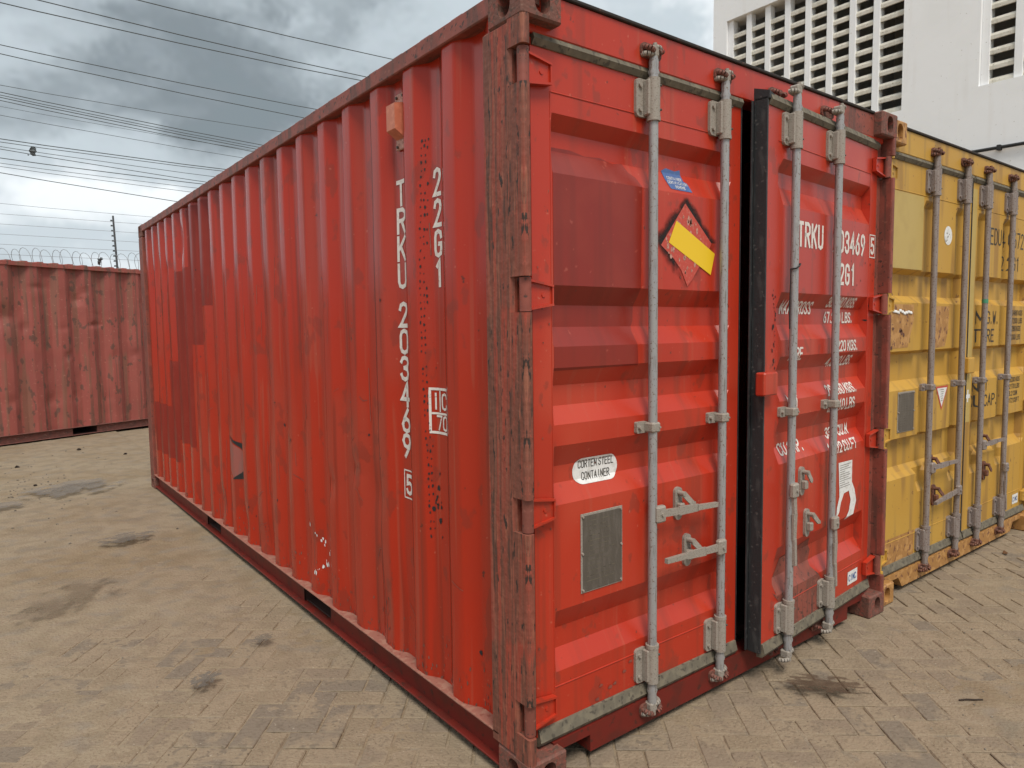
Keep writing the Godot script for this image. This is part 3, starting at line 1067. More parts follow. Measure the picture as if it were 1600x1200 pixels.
func make_ground() -> void:
	gn.seed = 31
	gn.frequency = .012
	gn.fractal_octaves = 4
	gn2.seed = 32
	gn2.frequency = .09
	gn2.fractal_octaves = 3
	# the yard goes on as a wide sheet below
	var st := mb()
	var m: StandardMaterial3D = M.sand.duplicate()
	m.vertex_color_use_as_albedo = false
	m.albedo_color = lin(.33, .268, .19)
	quad(st, V(-400, -.03, -400), V(400, -.03, -400), V(400, -.03, 400), V(-400, -.03, 400), V(0, 1, 0))
	var base := obj("ground", st, m)
	base.set_meta("kind", "structure")
	base.set_meta("label", "sandy ground of the yard")
	# sand drifted over the paving, in the joints and on top of it
	var cell := .025
	var x0 := -4.0
	var x1 := 7.2
	var z0 := -12.5
	var z1 := 2.6
	var nx := int((x1 - x0) / cell)
	var nz := int((z1 - z0) / cell)
	var P := PackedVector3Array()
	var C := PackedColorArray()
	var nn := FastNoiseLite.new()
	nn.seed = 77
	nn.frequency = .006
	nn.fractal_octaves = 5
	var n3 := FastNoiseLite.new()
	n3.seed = 78
	n3.frequency = .05
	n3.fractal_octaves = 3
	var ca := Color(.300, .240, .172)
	var cb := Color(.272, .208, .138)
	var cg := Color(.245, .207, .162)
	for j in nz + 1:
		var z := z0 + j * cell
		for i in nx + 1:
			var x := x0 + i * cell
			P.append(V(x, sand_height(x, z), z))
			var t := nn.get_noise_2d(x * 100, z * 140)
			var g := n3.get_noise_2d(x * 100, z * 120)
			var c := ca.lerp(cb, clampf(t * 1.6 + .25, 0, 1)).lerp(cg, smoothstep(.08, .5, g) * .7)
			C.append(c)
	var N := PackedVector3Array()
	N.resize(P.size())
	var row := nx + 1
	for j in nz + 1:
		for i in row:
			var a := j * row + i
			var l := P[a - 1].y if i > 0 else P[a].y
			var r := P[a + 1].y if i < nx else P[a].y
			var u := P[a - row].y if j > 0 else P[a].y
			var d := P[a + row].y if j < nz else P[a].y
			N[a] = V(l - r, 2 * cell, u - d).normalized()
	var I := PackedInt32Array()
	for j in nz:
		var z := z0 + j * cell
		for i in nx:
			var x := x0 + i * cell
			if x > .25 and x < 4.6 and z < -.4 and z > -5.6:
				continue
			var a := j * row + i
			I.append_array([a, a + 1, a + row + 1, a, a + row + 1, a + row])
	var arr := []
	arr.resize(Mesh.ARRAY_MAX)
	arr[Mesh.ARRAY_VERTEX] = P
	arr[Mesh.ARRAY_NORMAL] = N
	arr[Mesh.ARRAY_COLOR] = C
	arr[Mesh.ARRAY_INDEX] = I
	var am := ArrayMesh.new()
	am.add_surface_from_arrays(Mesh.PRIMITIVE_TRIANGLES, arr)
	var sand := MeshInstance3D.new()
	sand.name = "sand"
	sand.mesh = am
	sand.material_override = M.sand
	add_child(sand)
	sand.set_meta("kind", "stuff")
	tag(sand, "thin pale brown sand drifted over the paving blocks", "sand")

func make_pavers(cam: Camera3D, tanv: float) -> void:
	var node := Node3D.new()
	node.name = "paving"
	add_child(node)
	node.set_meta("kind", "structure")
	node.set_meta("label", "herringbone paving of dusty concrete blocks")
	var meshes := []
	for k in 3:
		var st := mb()
		cbox(st, V(-.0985, -.06, -.0475), V(.0985, 0, .0475), [.003, .004, .0055][k])
		meshes.append(st.commit())
	var A := Vector2(cos(PA), sin(PA))
	var B := Vector2(-sin(PA), cos(PA))
	var inv := cam.transform.affine_inverse()
	var rng := RandomNumberGenerator.new()
	rng.seed = 4
	var all := []
	for j in range(-46, 47):
		for k in range(-30, 31):
			for kind in 2:
				var a := (j + 4 * k + (1.0 if kind == 0 else 2.5)) * PM - 1.232
				var b := (j + (.5 if kind == 0 else 0.0)) * PM - .29
				var p := A * a + B * b
				var r1 := rng.randf()
				var r2 := rng.randf()
				var r3 := rng.randf()
				var r4 := rng.randf()
				if p.x < -3.6 or p.x > 6.8 or p.y < -4.6 or p.y > 2.2:
					continue
				if p.x > .3 and p.x < 4.6 and p.y < -.35:
					continue
				if p.x < -.2 and p.y > .7:
					continue
				var h := sand_height(p.x, p.y)
				if h > .0105:
					continue
				var q := inv * V(p.x, 0, p.y)
				var score := 1e9
				if q.z < -.1:
					var sx := q.x / -q.z / (tanv * 4.0 / 3.0)
					var sy := q.y / -q.z / tanv
					if absf(sx) < 1.04 and absf(sy) < 1.04:
						score = -q.z * q.z / minf(q.y, -.1) * (1.0 + maxf(0.0, h + .002) * 150.0)
				var tone := int(r1 * 3.0)
				if p.x < 0.0 and p.y > -2.2 and p.y < -.7 and r2 < .38 + gn.get_noise_2d(p.x * 60, p.y * 60):
					tone = 3
				elif r2 < .06:
					tone = 3
				all.append([score, p, kind, tone, r3, r4, int(r2 * 2.999)])
	all.sort_custom(func(u, v): return u[0] < v[0])
	var rest := []
	for k in 4:
		rest.append([])
	for n in all.size():
		var e: Array = all[n]
		var p: Vector2 = e[1]
		var turn := -PA + (0.0 if e[2] == 0 else PI / 2)
		var bs := Basis(V(0, 1, 0), turn + (e[4] - .5) * .02) * Basis(V(1, 0, 0), (e[5] - .5) * .022) * Basis(V(0, 0, 1), (e[4] - .5) * .016)
		var t := Transform3D(bs, V(p.x, (e[5] - .55) * .0028, p.y))
		if n < 300 and e[0] < 1e8:
			var mi := MeshInstance3D.new()
			mi.name = "paver"
			mi.mesh = meshes[e[6]]
			mi.material_override = M["paver%d" % e[3]]
			mi.transform = t
			node.add_child(mi, true)
		else:
			rest[e[3]].append(t)
	for k in 4:
		if rest[k].is_empty():
			continue
		var mm := MultiMesh.new()
		mm.transform_format = MultiMesh.TRANSFORM_3D
		mm.mesh = meshes[1]
		mm.instance_count = rest[k].size()
		for i in rest[k].size():
			mm.set_instance_transform(i, rest[k][i])
		var mi := MultiMeshInstance3D.new()
		mi.name = "pavers"
		mi.multimesh = mm
		mi.material_override = M["paver%d" % k]
		node.add_child(mi, true)
		mi.set_meta("kind", "stuff")

func lump(st: SurfaceTool, c: Vector3, r: Vector3, rng: RandomNumberGenerator, rough := .3) -> void:
	var n := 7
	var rows := [[c + V(0, r.y, 0)]]
	for j in range(1, 4):
		var ring := []
		var a := PI * j / 4.0
		for i in n:
			var b := TAU * i / n + j
			var k := 1.0 + (rng.randf() - .5) * rough * 2.0
			ring.append(c + V(r.x * sin(a) * cos(b), r.y * cos(a), r.z * sin(a) * sin(b)) * k)
		rows.append(ring)
	var bot := c - V(0, r.y, 0)
	for i in n:
		var k := (i + 1) % n
		tri(st, rows[0][0], rows[1][i], rows[1][k], rows[1][i] - c)
		for j in [1, 2]:
			quad(st, rows[j][i], rows[j][k], rows[j + 1][k], rows[j + 1][i], rows[j][i] + rows[j + 1][i] - c * 2.0)
		tri(st, bot, rows[3][i], rows[3][k], rows[3][i] - c)

func make_litter() -> void:
	var rng := RandomNumberGenerator.new()
	rng.seed = 8
	var st := mb()
	for k in 330:
		var p := Vector2(rng.randf_range(-2.2, -.1), rng.randf_range(-9.5, -.4)) if k < 250 else Vector2(rng.randf_range(1.0, 5.5), rng.randf_range(.1, 1.5))
		if k % 5 == 0:
			p = Vector2(rng.randfn(-1.05, .25), rng.randfn(-6.7, .5))
		elif k % 5 == 1:
			p = Vector2(rng.randfn(2.0, .35), rng.randfn(.85, .25))
		var r := rng.randf_range(.0018, .0045) * (1.0 + 1.4 * float(p.y < -4.0))
		lump(st, V(p.x, maxf(0.0, sand_height(p.x, p.y)) + r * .35, p.y), V(r, r * .6, r * rng.randf_range(.7, 1.3)), rng)
	var g := obj("gravel", st, M.stone)
	g.set_meta("kind", "stuff")
	tag(g, "scattered grit and small stones on the sand", "gravel")
	var at := [[-.30, -9.15, .030], [-1.02, -8.2, .028], [-1.28, -7.55, .035], [.12, -8.35, .024], [-.92, -6.85, .022]]
	var lb := ["dark stone lying nearest the far weathered container", "dark stone at the left edge of the sand below the far container", "dark stone beside the grey scuffed patches at the left edge", "dark pebble on smooth sand left of the container's rear corner", "small dark stone amid the scuffed patches on the sand"]
	for k in at.size():
		st = mb()
		lump(st, Vector3.ZERO, V(at[k][2], at[k][2] * .6, at[k][2] * .8), rng)
		var o := obj("stone", st, M.twig)
		o.position = V(at[k][0], maxf(0.0, sand_height(at[k][0], at[k][1])) + at[k][2] * .3, at[k][1])
		tag(o, lb[k], "stone", "loose stones in the yard")
	st = mb()
	tube(st, [V(-.038, .006, -.028), V(-.012, .008, -.010), V(.014, .007, .012), V(.04, .006, .030)], .0032, 6)
	var tw := obj("twig", st, M.twig)
	tw.position = V(1.785, maxf(0.0, sand_height(1.785, .64)), .64)
	tag(tw, "short dark twig lying on the sand at lower right", "twig")
	st = mb()
	for k in 5:
		var a := float(k) / 5.0 - .5
		quad(st, V(a * .07, .004 + absf(a) * .014, -.016 * (1 - absf(a) * 1.6)), V((a + .2) * .07, .004 + absf(a + .2) * .014, -.016 * (1 - absf(a + .2) * 1.6)), V((a + .2) * .07, .010 + absf(a + .2) * .014, .016 * (1 - absf(a + .2) * 1.6)), V(a * .07, .010 + absf(a) * .014, .016 * (1 - absf(a) * 1.6)), V(0, 1, 0))
	var lf := obj("dry_leaf", st, M.leaf)
	lf.position = V(4.02, .002, .06)
	lf.rotation.y = .6
	tag(lf, "small curled brown leaf on the paving before the yellow container", "leaf")

func stain(parent: Node, at: Vector3, sx: float, sz: float, turn: float, m: Material) -> void:
	var mi := MeshInstance3D.new()
	var pm := PlaneMesh.new()
	pm.size = Vector2(sx, sz)
	mi.mesh = pm
	mi.name = "stain"
	mi.material_override = m
	parent.add_child(mi, true)
	mi.position = at
	mi.rotation.y = turn

# ------------------------------------------------------------------ the place
func _ready() -> void:
	# camera
	var cam := Camera3D.new()
	cam.name = "camera"
	add_child(cam)
	cam.transform = Transform3D(Basis(Vector3.UP, -.65462) * Basis(Vector3.RIGHT, -.07626) * Basis(Vector3.BACK, -.01275), V(-1.35434, 1.52847, 1.69356))
	cam.fov = 57.3735
	cam.near = .05
	cam.far = 1200.0
	cam.current = true
	# sky, air and exposure
	var env := Environment.new()
	env.background_mode = Environment.BG_SKY
	env.sky = make_sky()
	env.ambient_light_source = Environment.AMBIENT_SOURCE_SKY
	env.tonemap_mode = Environment.TONE_MAPPER_LINEAR
	env.tonemap_exposure = 1.95
	env.sdfgi_enabled = true
	env.ssao_enabled = true
	env.ssil_enabled = true
	var we := WorldEnvironment.new()
	we.name = "world_environment"
	we.environment = env
	add_child(we)
	# the sun behind broken cloud, in front of the doors
	var sun := DirectionalLight3D.new()
	sun.name = "sun"
	sun.light_energy = .5
	sun.light_color = Color(1.0, .965, .92)
	sun.light_angular_distance = 24.0
	sun.shadow_enabled = true
	add_child(sun)
	sun.look_at_from_position(V(-.30, 1.12, .64), Vector3.ZERO)

	make_materials()
	make_ground()
	make_pavers(cam, tan(deg_to_rad(57.3735) / 2))
	var ground := get_node("ground")
	stain(ground, V(-.53, .0345 + .012, -4.06), .42, .3, .3, stain_material(301, Color(.12, .105, .09), .75))
	stain(ground, V(-.66, .0335 + .012, -6.35), 1.0, .9, .8, stain_material(303, Color(.17, .155, .14), .6))
	stain(ground, V(-.64, .033 + .006, -1.46), .18, .13, .5, stain_material(305, Color(.11, .10, .088), .85))
	stain(ground, V(1.40, .0335 + .003, .23), .42, .17, -.85, stain_material(307, Color(.075, .045, .025), .9))
	stain(ground, V(.30, .0335 + .003, -1.72) * V(-1, 1, 1), .12, .09, .2, stain_material(309, Color(.12, .105, .085), .8))
	stain(ground, V(-1.25, .046, -5.9), .5, .35, .2, stain_material(311, Color(.15, .135, .12), .6))
	stain(ground, V(-1.0, .046, -3.0), .8, .5, .9, stain_material(313, Color(.20, .15, .10), .5))
	make_red()
	make_yellow()
	make_far()
	make_building()
	make_background()
	make_litter()

func door_style() -> Dictionary:
	return {
		"ys": [[.361, 0.], [.424, 1.], [.496, 1.], [.574, 0.], [.939, 0.], [1.005, 1.], [1.064, 1.], [1.14, 0.], [1.211, 0.], [1.271, 1.], [1.34, 1.], [1.402, 0.], [1.472, 0.], [1.538, 1.], [1.611, 1.], [1.675, 0.], [2.037, 0.], [2.117, 1.], [2.18, 1.], [2.226, 0.]],
		"xs": [[.082, 0.], [.088, 1.], [1.0, 1.], [1.045, 0.]],
		"channels": [], "channel_y": [], "press": .04, "seams": [2.29, .31], "slant": 0.0,
	}

func make_red() -> void:
	var wn := FastNoiseLite.new()
	wn.seed = 3
	wn.frequency = .012
	var O := door_style()
	O.merge({"cast": M.cast, "wall_mat": M.wall, "rail": M.rail, "ledge": M.ledge, "top": M.brownred, "roof": M.brownred, "post": M.rust, "post_right": M.brownred, "post_far": M.brownred,
		"header": M.red, "sill": M.rail, "leaf": M.red, "gasket": M.dusty, "hinge": M.red, "knuckle": M.brownred, "rod": M.rod, "bracket": M.galv, "cam": M.galv, "catch_mat": M.galv,
		"wall": {"phase": -.476, "pitch": .2805, "depth": .039, "x0": .013, "noise": wn, "wobble": .0035, "dents": [
			[-5.30, 2.12, .06, .10, .022], [-5.02, 2.06, .07, .07, .026], [-4.43, 2.28, .07, .10, .03], [-5.58, 1.95, .07, .2, .016], [-3.62, 2.2, .05, .12, .012],
			[-1.32, .90, .07, .05, .018], [-1.10, .82, .08, .10, .016], [-1.58, .78, .05, .06, .016], [-2.06, .72, .05, .10, -.008], [-1.85, .40, .10, .16, .014],
			[-2.62, .22, .10, .12, .02], [-3.05, .26, .10, .12, .018], [-.37, .40, .03, .28, .012], [-1.02, .26, .05, .22, .016], [-1.40, 1.35, .16, .35, .007], [-2.4, 1.3, .3, .5, .008], [-.9, .3, .1, .2, .01], [-3.55, .3, .08, .12, .02]]}})
	var c := thing("shipping_container", "large red shipping container with its right door slightly ajar and a rusty corner post", "container", Vector3.ZERO, 0.0, "shipping containers in the yard")
	var wall := shell(c, O, true)
	var hs := door_frame(c, O)
	add_keepers(hs[0], O, [.616, 1.035, 1.403, 1.822], 2.508)
	add_keepers(hs[1], O, [.616, 1.035, 1.403, 1.822], .088)
	# --- dress of the long side
	var W: Dictionary = O.wall
	var on := func(u: float, v: float, lift: float) -> Vector3: return V(wall_on(W, u, v) - .0017 - lift, v, u)
	var on1 := func(u: float, v: float, lift: float) -> Vector3: return V(wall_on(W, u, v) - .0010 - lift, v, u)
	var west := V(-1, 0, 0)
	var zc := []
	zc = W.zs
	var yc := []
	for k in 45:
		yc.append(lerpf(W.y0, W.y1, k / 44.0))
	var st: SurfaceTool
	var num := "TRKU203469"
	var ys := [2.040, 1.930, 1.820, 1.710, 1.553, 1.443, 1.333, 1.225, 1.118, 1.013]
	for k in 10:
		st = mb()
		lettering(st, num[k], -.884, ys[k], .056, .090, 0.0, .0168, on, west)
		obj("painted_character", st, M.paint, wall)
	st = mb()
	lettering(st, "5", -.864, .858, .040, .074, 0.0, .0150, on, west)
	outline(st, -.884, .838, -.802, .954, .006, on, west)
	obj("check_digit", st, M.paint, wall)
	var ys2 := [2.038, 1.925, 1.812, 1.700]
	for k in 4:
		st = mb()
		lettering(st, "22G1"[k], -.598, ys2[k], .040, .090, 0.0, .0158, on, west)
		obj("painted_character", st, M.paint, wall)
	st = mb()
	outline(st, -.640, 1.140, -.522, 1.308, .010, on, west)
	stroke(st, [Vector2(-.633, 1.214), Vector2(-.529, 1.214)], .008, on, west, .0002)
	stroke(st, [Vector2(-.590, 1.224), Vector2(-.590, 1.298)], .008, on, west, .0002)
	lettering(st, "i", -.634, 1.232, .036, .058, 0.0, .009, on, west)
	lettering(st, "C", -.574, 1.232, .034, .058, 0.0, .009, on, west)
	lettering(st, "70", -.610, 1.152, .030, .052, .012, .008, on, west)
	obj("convention_mark", st, M.paint, wall)
	# darker repainted steps near the rear
	st = mb()
	patch(st, PackedVector2Array([Vector2(-3.57, 1.74), Vector2(-3.57, 2.50), Vector2(-4.29, 2.50), Vector2(-4.29, 2.06), Vector2(-4.72, 2.04), Vector2(-4.72, 1.30), Vector2(-5.13, 1.30), Vector2(-5.13, .89), Vector2(-5.74, .89), Vector2(-5.74, .42), Vector2(-4.86, .42), Vector2(-4.86, .62), Vector2(-4.29, .62), Vector2(-4.29, 1.45), Vector2(-3.87, 1.45), Vector2(-3.87, 1.74)]), 0, on1, west, zc, yc)
	obj("paint_patch", st, M.maroon, wall)
	st = mb()
	patch(st, PackedVector2Array([Vector2(-3.28, .82), Vector2(-3.05, .70), Vector2(-3.05, .655), Vector2(-3.21, .545), Vector2(-3.26, .60)]), 0, on1, west, zc, yc)
	obj("placard_remnant", st, M.placard, wall)
	st = mb()
	patch(st, PackedVector2Array([Vector2(-3.29, .84), Vector2(-3.17, .80), Vector2(-3.04, .775), Vector2(-3.04, .70)]), 0, on, west, zc, yc)
	obj("placard_edge", st, M.black, wall)
	st = mb()
	patch(st, PackedVector2Array([Vector2(-3.04, .655), Vector2(-3.04, .565), Vector2(-3.13, .55), Vector2(-3.23, .54)]), 0, on, west, zc, yc)
	obj("placard_edge", st, M.black, wall)
	# flakes of old white paint, black rust spots along the first rib
	var rng := RandomNumberGenerator.new()
	rng.seed = 12
	st = mb()
	for k in 26:
		var t := rng.randf()
		var u := lerpf(-1.90, -1.66, t) if k % 2 == 0 else lerpf(-1.66, -1.82, t)
		var v := lerpf(.52, .40, t) if k % 2 == 0 else lerpf(.40, .25, t)
		blot(st, u + rng.randfn(0, .010), v + rng.randfn(0, .008), rng.randf_range(.0015, .0075), rng, on, west, 2.2)
	obj("paint_flakes", st, M.label, wall).set_meta("kind", "stuff")
	st = mb()
	var row := 2.245
	while row > .72:
		for e in [[-.655, .92], [-.641, .85], [-.630, .25], [-.602, .22 if row < 1.75 else 0.0]]:
			if rng.randf() < e[1]:
				blot(st, e[0] + .012 * sin(row * 3.0) + rng.randfn(0, .0016), row + rng.randfn(0, .003), rng.randf_range(.0018, .0042), rng, on, west, 1.7)
		row -= .0275
	for k in 10:
		blot(st, rng.randfn(-.618, .009), rng.randfn(.868, .026), rng.randf_range(.004, .010), rng, on, west, 1.4)
	for k in 40:
		blot(st, rng.randf_range(-5.6, -.3), rng.randf_range(.2, 2.2), rng.randf_range(.002, .006), rng, on, west, 1.6)
	for e in [[-2.47, 1.02], [-3.62, 1.51], [-2.3, 1.0], [-.34, .36]]:
		blot(st, e[0], e[1], .007, rng, on, west, 1.5)
	obj("rust_spots", st, M.black, wall).set_meta("kind", "stuff")
	st = mb()
	for k in 700:
		var y := .158 + .20 * pow(rng.randf(), 2.6)
		blot(st, rng.randf_range(-5.8, -.24), y, rng.randf_range(.0012, .0036), rng, on, west, 3.0)
	obj("dirt_splashes", st, M.dirt, wall).set_meta("kind", "stuff")
	st = mb()
	for k in 46:
		var u := rng.randf_range(-5.6, -.3)
		var y := rng.randf_range(.25, 2.2)
		var len := rng.randf_range(.05, .35)
		stroke(st, [Vector2(u, y), Vector2(u + rng.randfn(0, .010), y - len)], rng.randf_range(.0015, .0045), on, west)
	for k in 30:
		var u := rng.randf_range(-5.4, -.4)
		var y := rng.randf_range(.25, 1.5)
		var d := rng.randf_range(-.09, .09)
		stroke(st, [Vector2(u, y), Vector2(u + d * .5, y - rng.randf_range(.004, .02)), Vector2(u + d, y - rng.randf_range(.01, .05))], rng.randf_range(.001, .0035), on, west)
	obj("rust_runs", st, M.brownred, wall).set_meta("kind", "stuff")
	# long dark seams of the wall sheets
	st = mb()
	stroke(st, [Vector2(-1.036, .16), Vector2(-1.034, 1.0), Vector2(-1.036, 2.5)], .0035, on1, west)
	obj("sheet_seam", st, M.brownred, wall)
	# ventilator
	st = mb()
	cbox(st, V(.040, 2.250, -.866), V(.050, 2.468, -.776), .003)
	var v := obj("ventilator", st, M.pinkmetal, wall)
	st = mb()
	hexa(st, [V(.043, 2.288, -.860), V(.043, 2.288, -.792), V(.043, 2.425, -.860), V(.043, 2.425, -.792), V(-.004, 2.318, -.860), V(-.004, 2.318, -.792), V(-.004, 2.415, -.860), V(-.004, 2.415, -.792)])
	obj("ventilator_hood", st, M.orange, wall)
	for e in [[2.262, -.850], [2.262, -.788], [2.452, -.850], [2.452, -.800]]:
		st = mb()
		cyl(st, V(.041, e[0], e[1]), V(.033, e[0], e[1]), .006, .005, 8)
		obj("bolt", st, M.bolt, wall)
	# --- left door, closed
	LW = 1.108
	var L := build_door(c, O, 1.0, .078, 0.0)
	LW = 1.135
	for x in [.538, .957]:
		add_rod(L, O, x)
	add_handle(L, O, .538, .842, .897, .824, .716, .848)
	add_handle(L, O, .957, .640, .591, .656, .772, .652)
	leaf_patch(L, O, 1, "paint_patch", PackedVector2Array([Vector2(.090, 1.392), Vector2(.496, 1.396), Vector2(.490, 1.52), Vector2(.508, 1.56), Vector2(.512, 1.80), Vector2(.516, 2.040), Vector2(.498, 2.072), Vector2(.468, 2.088), Vector2(.452, 2.118), Vector2(.40, 2.112), Vector2(.34, 2.124), Vector2(.27, 2.119), Vector2(.20, 2.130), Vector2(.090, 2.128)]), M.primer)
	# remains of a placard: sprayed halo, red diamond, yellow tape
	st = mb()
	var hm := stain_material(321, Color(.012, .010, .010), .92)
	var ring := halo_texture()
	hm.albedo_texture = ring
	var fz := on_leaf(O, 1, .0012)
	var cs := [[.565, 1.680], [.975, 1.680], [.975, 2.037], [.565, 2.037]]
	var uvs := [Vector2(0, 1), Vector2(1, 1), Vector2(1, 0), Vector2(0, 0)]
	for t in [[0, 2, 1], [0, 3, 2]]:
		for k in t:
			st.set_normal(V(0, 0, 1))
			st.set_uv(uvs[k])
			st.add_vertex(fz.call(cs[k][0], cs[k][1], 0.0))
	obj("sprayed_halo", st, hm, L)
	leaf_patch(L, O, 1, "placard", PackedVector2Array([Vector2(.757, 2.003), Vector2(.920, 1.862), Vector2(.905, 1.838), Vector2(.800, 1.715), Vector2(.772, 1.690), Vector2(.735, 1.75), Vector2(.690, 1.792), Vector2(.618, 1.838)]), M.redlabel, .0020)
	st = mb()
	var fp := on_leaf(O, 1, .0026)
	for k in 60:
		var a := rng.randf_range(-1, 1)
		var b := rng.randf_range(-1, 1)
		var p := Vector2(.766 + (a + b) * .072, 1.846 + (a - b) * .072)
		blot(st, p.x, p.y, rng.randf_range(.002, .008), rng, fp, V(0, 0, 1), 1.8)
	obj("paper_remains", st, M.pinkmetal, L).set_meta("kind", "stuff")
	leaf_patch(L, O, 1, "yellow_tape", PackedVector2Array([Vector2(.704, 1.934), Vector2(.940, 1.823), Vector2(.915, 1.738), Vector2(.661, 1.850)]), M.tape, .0032)
	leaf_patch(L, O, 1, "blue_sticker", PackedVector2Array([Vector2(.665, 2.122), Vector2(.69, 2.134), Vector2(.74, 2.128), Vector2(.772, 2.136), Vector2(.778, 2.092), Vector2(.797, 2.084), Vector2(.808, 2.050), Vector2(.74, 2.050), Vector2(.683, 2.052), Vector2(.668, 2.09)]), M.blue, .0016)
	leaf_text(L, O, 1, "sticker_print", [["CONTAINER", .684, 2.091, .0062, .011, .0034, .0018], ["CERTIFICATION", .680, 2.074, .0058, .010, .0030, .0016], ["SCHEME", .715, 2.058, .0066, .010, .0034, .0017]], M.label, .0024)
	var pill := PackedVector2Array()
	for p in rounded(.222, .092, .0455, 8):
		pill.append(p + Vector2(.314, 1.032))
	leaf_patch(L, O, 1, "steel_label", pill, M.label, .0016)
	leaf_text(L, O, 1, "label_print", [["CORTEN STEEL", .230, 1.043, .0105, .026, .0052, .0030], ["CONTAINER", .246, 1.000, .0105, .026, .0052, .0030]], M.ink, .0026)
	data_plate(L, .204, .608, .410, .890)
	st = mb()
	for e in [[.30, .246], [.345, .225], [.37, .232], [.42, .262], [.28, .20], [.455, .29]]:
		blot(st, e[0], e[1], .011, rng, fp, V(0, 0, 1), .6)
	for k in 34:
		blot(st, rng.randf_range(.01, .07) if k % 2 == 0 else rng.randf_range(.1, 1.1), rng.randf_range(.2, 2.4), rng.randf_range(.0015, .004), rng, fp, V(0, 0, 1))
	obj("scuff_marks", st, M.brownred, L).set_meta("kind", "stuff")
	# --- right door, ajar
	var R := build_door(c, O, -1.0, 2.36, deg_to_rad(5.0))
	for x in [-.538, -.957]:
		add_rod(R, O, x)
	add_handle(R, O, -.538, .625, -.534, .300, -99, 0)
	add_handle(R, O, -.957, .850, -.955, .500, -99, 0)
	add_catch(R, O, -.797, .838, .5)
	add_catch(R, O, -.738, .636, 1.0)
	leaf_patch(R, O, -1, "paint_patch", PackedVector2Array([Vector2(-1.042, .385), Vector2(-.96, .43), Vector2(-.90, .50), Vector2(-.66, .545), Vector2(-.60, .47), Vector2(-.63, .40), Vector2(-.56, .33), Vector2(-.55, .165), Vector2(-.93, .165), Vector2(-.95, .30)]), M.brownred)
	leaf_text(R, O, -1, "identification_number", [["TRKU", -.855, 1.882, .040, .096, .025, .0162], ["203469", -.498, 1.882, .039, .094, .024, .0160], ["5", -.059, 1.896, .034, .074, .0, .0140]], M.paint)
	st = mb()
	outline(st, -.076, 1.876, -.008, 1.988, .005, on_leaf(O, -1, .0016), V(0, 0, 1))
	obj("check_digit_box", st, M.paint, R)
	leaf_text(R, O, -1, "size_code", [["22G1", -.486, 1.732, .039, .090, .024, .0160]], M.paint)
	leaf_text(R, O, -1, "weights_panel", [
		["MAX.GROSS", -.940, 1.588, .0235, .050, .0125, .0088], ["30.480 KGS.", -.500, 1.622, .0235, .042, .0115, .0088], ["67.200 LBS.", -.500, 1.548, .0235, .046, .0115, .0088],
		["TARE", -.925, 1.385, .0235, .050, .0115, .0088], ["2.220 KGS.", -.488, 1.412, .0235, .046, .0115, .0088], ["4.890 LBS.", -.488, 1.340, .0235, .042, .0115, .0088],
		["NET", -.925, 1.180, .0235, .046, .0115, .0088], ["28.260 KGS.", -.520, 1.204, .0235, .042, .0115, .0088], ["62.310 LBS.", -.520, 1.124, .0235, .050, .0115, .0088],
		["CU.CAP.", -.945, .970, .0250, .046, .0125, .0088], ["33.2 CU.M", -.460, .990, .0235, .046, .0115, .0088], ["1.172 CU.FT", -.500, .916, .0235, .046, .0115, .0088]], M.paint)
	leaf_patch(R, O, -1, "paper_notice", PackedVector2Array([Vector2(-.390, .862), Vector2(-.228, .857), Vector2(-.226, .745), Vector2(-.190, .700), Vector2(-.168, .640), Vector2(-.200, .575), Vector2(-.300, .560), Vector2(-.255, .600), Vector2(-.236, .655), Vector2(-.262, .705), Vector2(-.320, .700), Vector2(-.352, .660), Vector2(-.372, .612), Vector2(-.405, .590), Vector2(-.398, .640), Vector2(-.372, .690)]), M.label, .0016)
	st = mb()
	for k in 11:
		stroke(st, [Vector2(-.372, .845 - k * .011), Vector2(-.372 + [.12, .10, .125, .06, .11][k % 5], .845 - k * .011)], .0022, on_leaf(O, -1, .0024), V(0, 0, 1))
	obj("notice_print", st, M.plate, R)
	leaf_patch(R, O, -1, "maker_sticker", box2(-.250, .212, -.130, .280), M.label, .0016)
	leaf_text(R, O, -1, "maker_print", [["CIMC", -.236, .230, .016, .030, .0075, .0055]], M.blue, .0024)
	st = mb()
	cbox(st, V(-1.205, 1.250, LF - .004), V(-1.095, 1.345, .010), .006)
	obj("edge_stop", st, M.red, R)
	st = mb()
	tube(st, [V(-.979, 1.770, -.002), V(-.975, 1.772, .022), V(-.957, 1.782, .026), V(-.939, 1.792, .022), V(-.936, 1.790, .0)], .0032, 6)
	tube(st, [V(-.979, 1.770, -.002), V(-.981, 1.72, .0), V(-.980, 1.60, -.004), V(-.978, 1.52, -.003)], .0028, 6)
	obj("wire_tie", st, M.black, R)
	st = mb()
	for k in 26:
		blot(st, rng.randf_range(-1.08, -1.05), rng.randf_range(1.35, 1.68), rng.randf_range(.002, .006), rng, on_leaf(O, -1, .0016), V(0, 0, 1), 1.5)
	for k in 20:
		blot(st, rng.randf_range(-.3, -.02), rng.randf_range(1.5, 2.1), rng.randf_range(.0015, .004), rng, on_leaf(O, -1, .0026), V(0, 0, 1), 1.5)
	obj("scuff_marks", st, M.black, R).set_meta("kind", "stuff")
	# maroon end of the header
	st = mb()
	cbox(st, V(1.94, 2.470, -.048), V(2.28, 2.576, -.0438), .001)
	obj("paint_patch", st, M.brownred, hs[0])

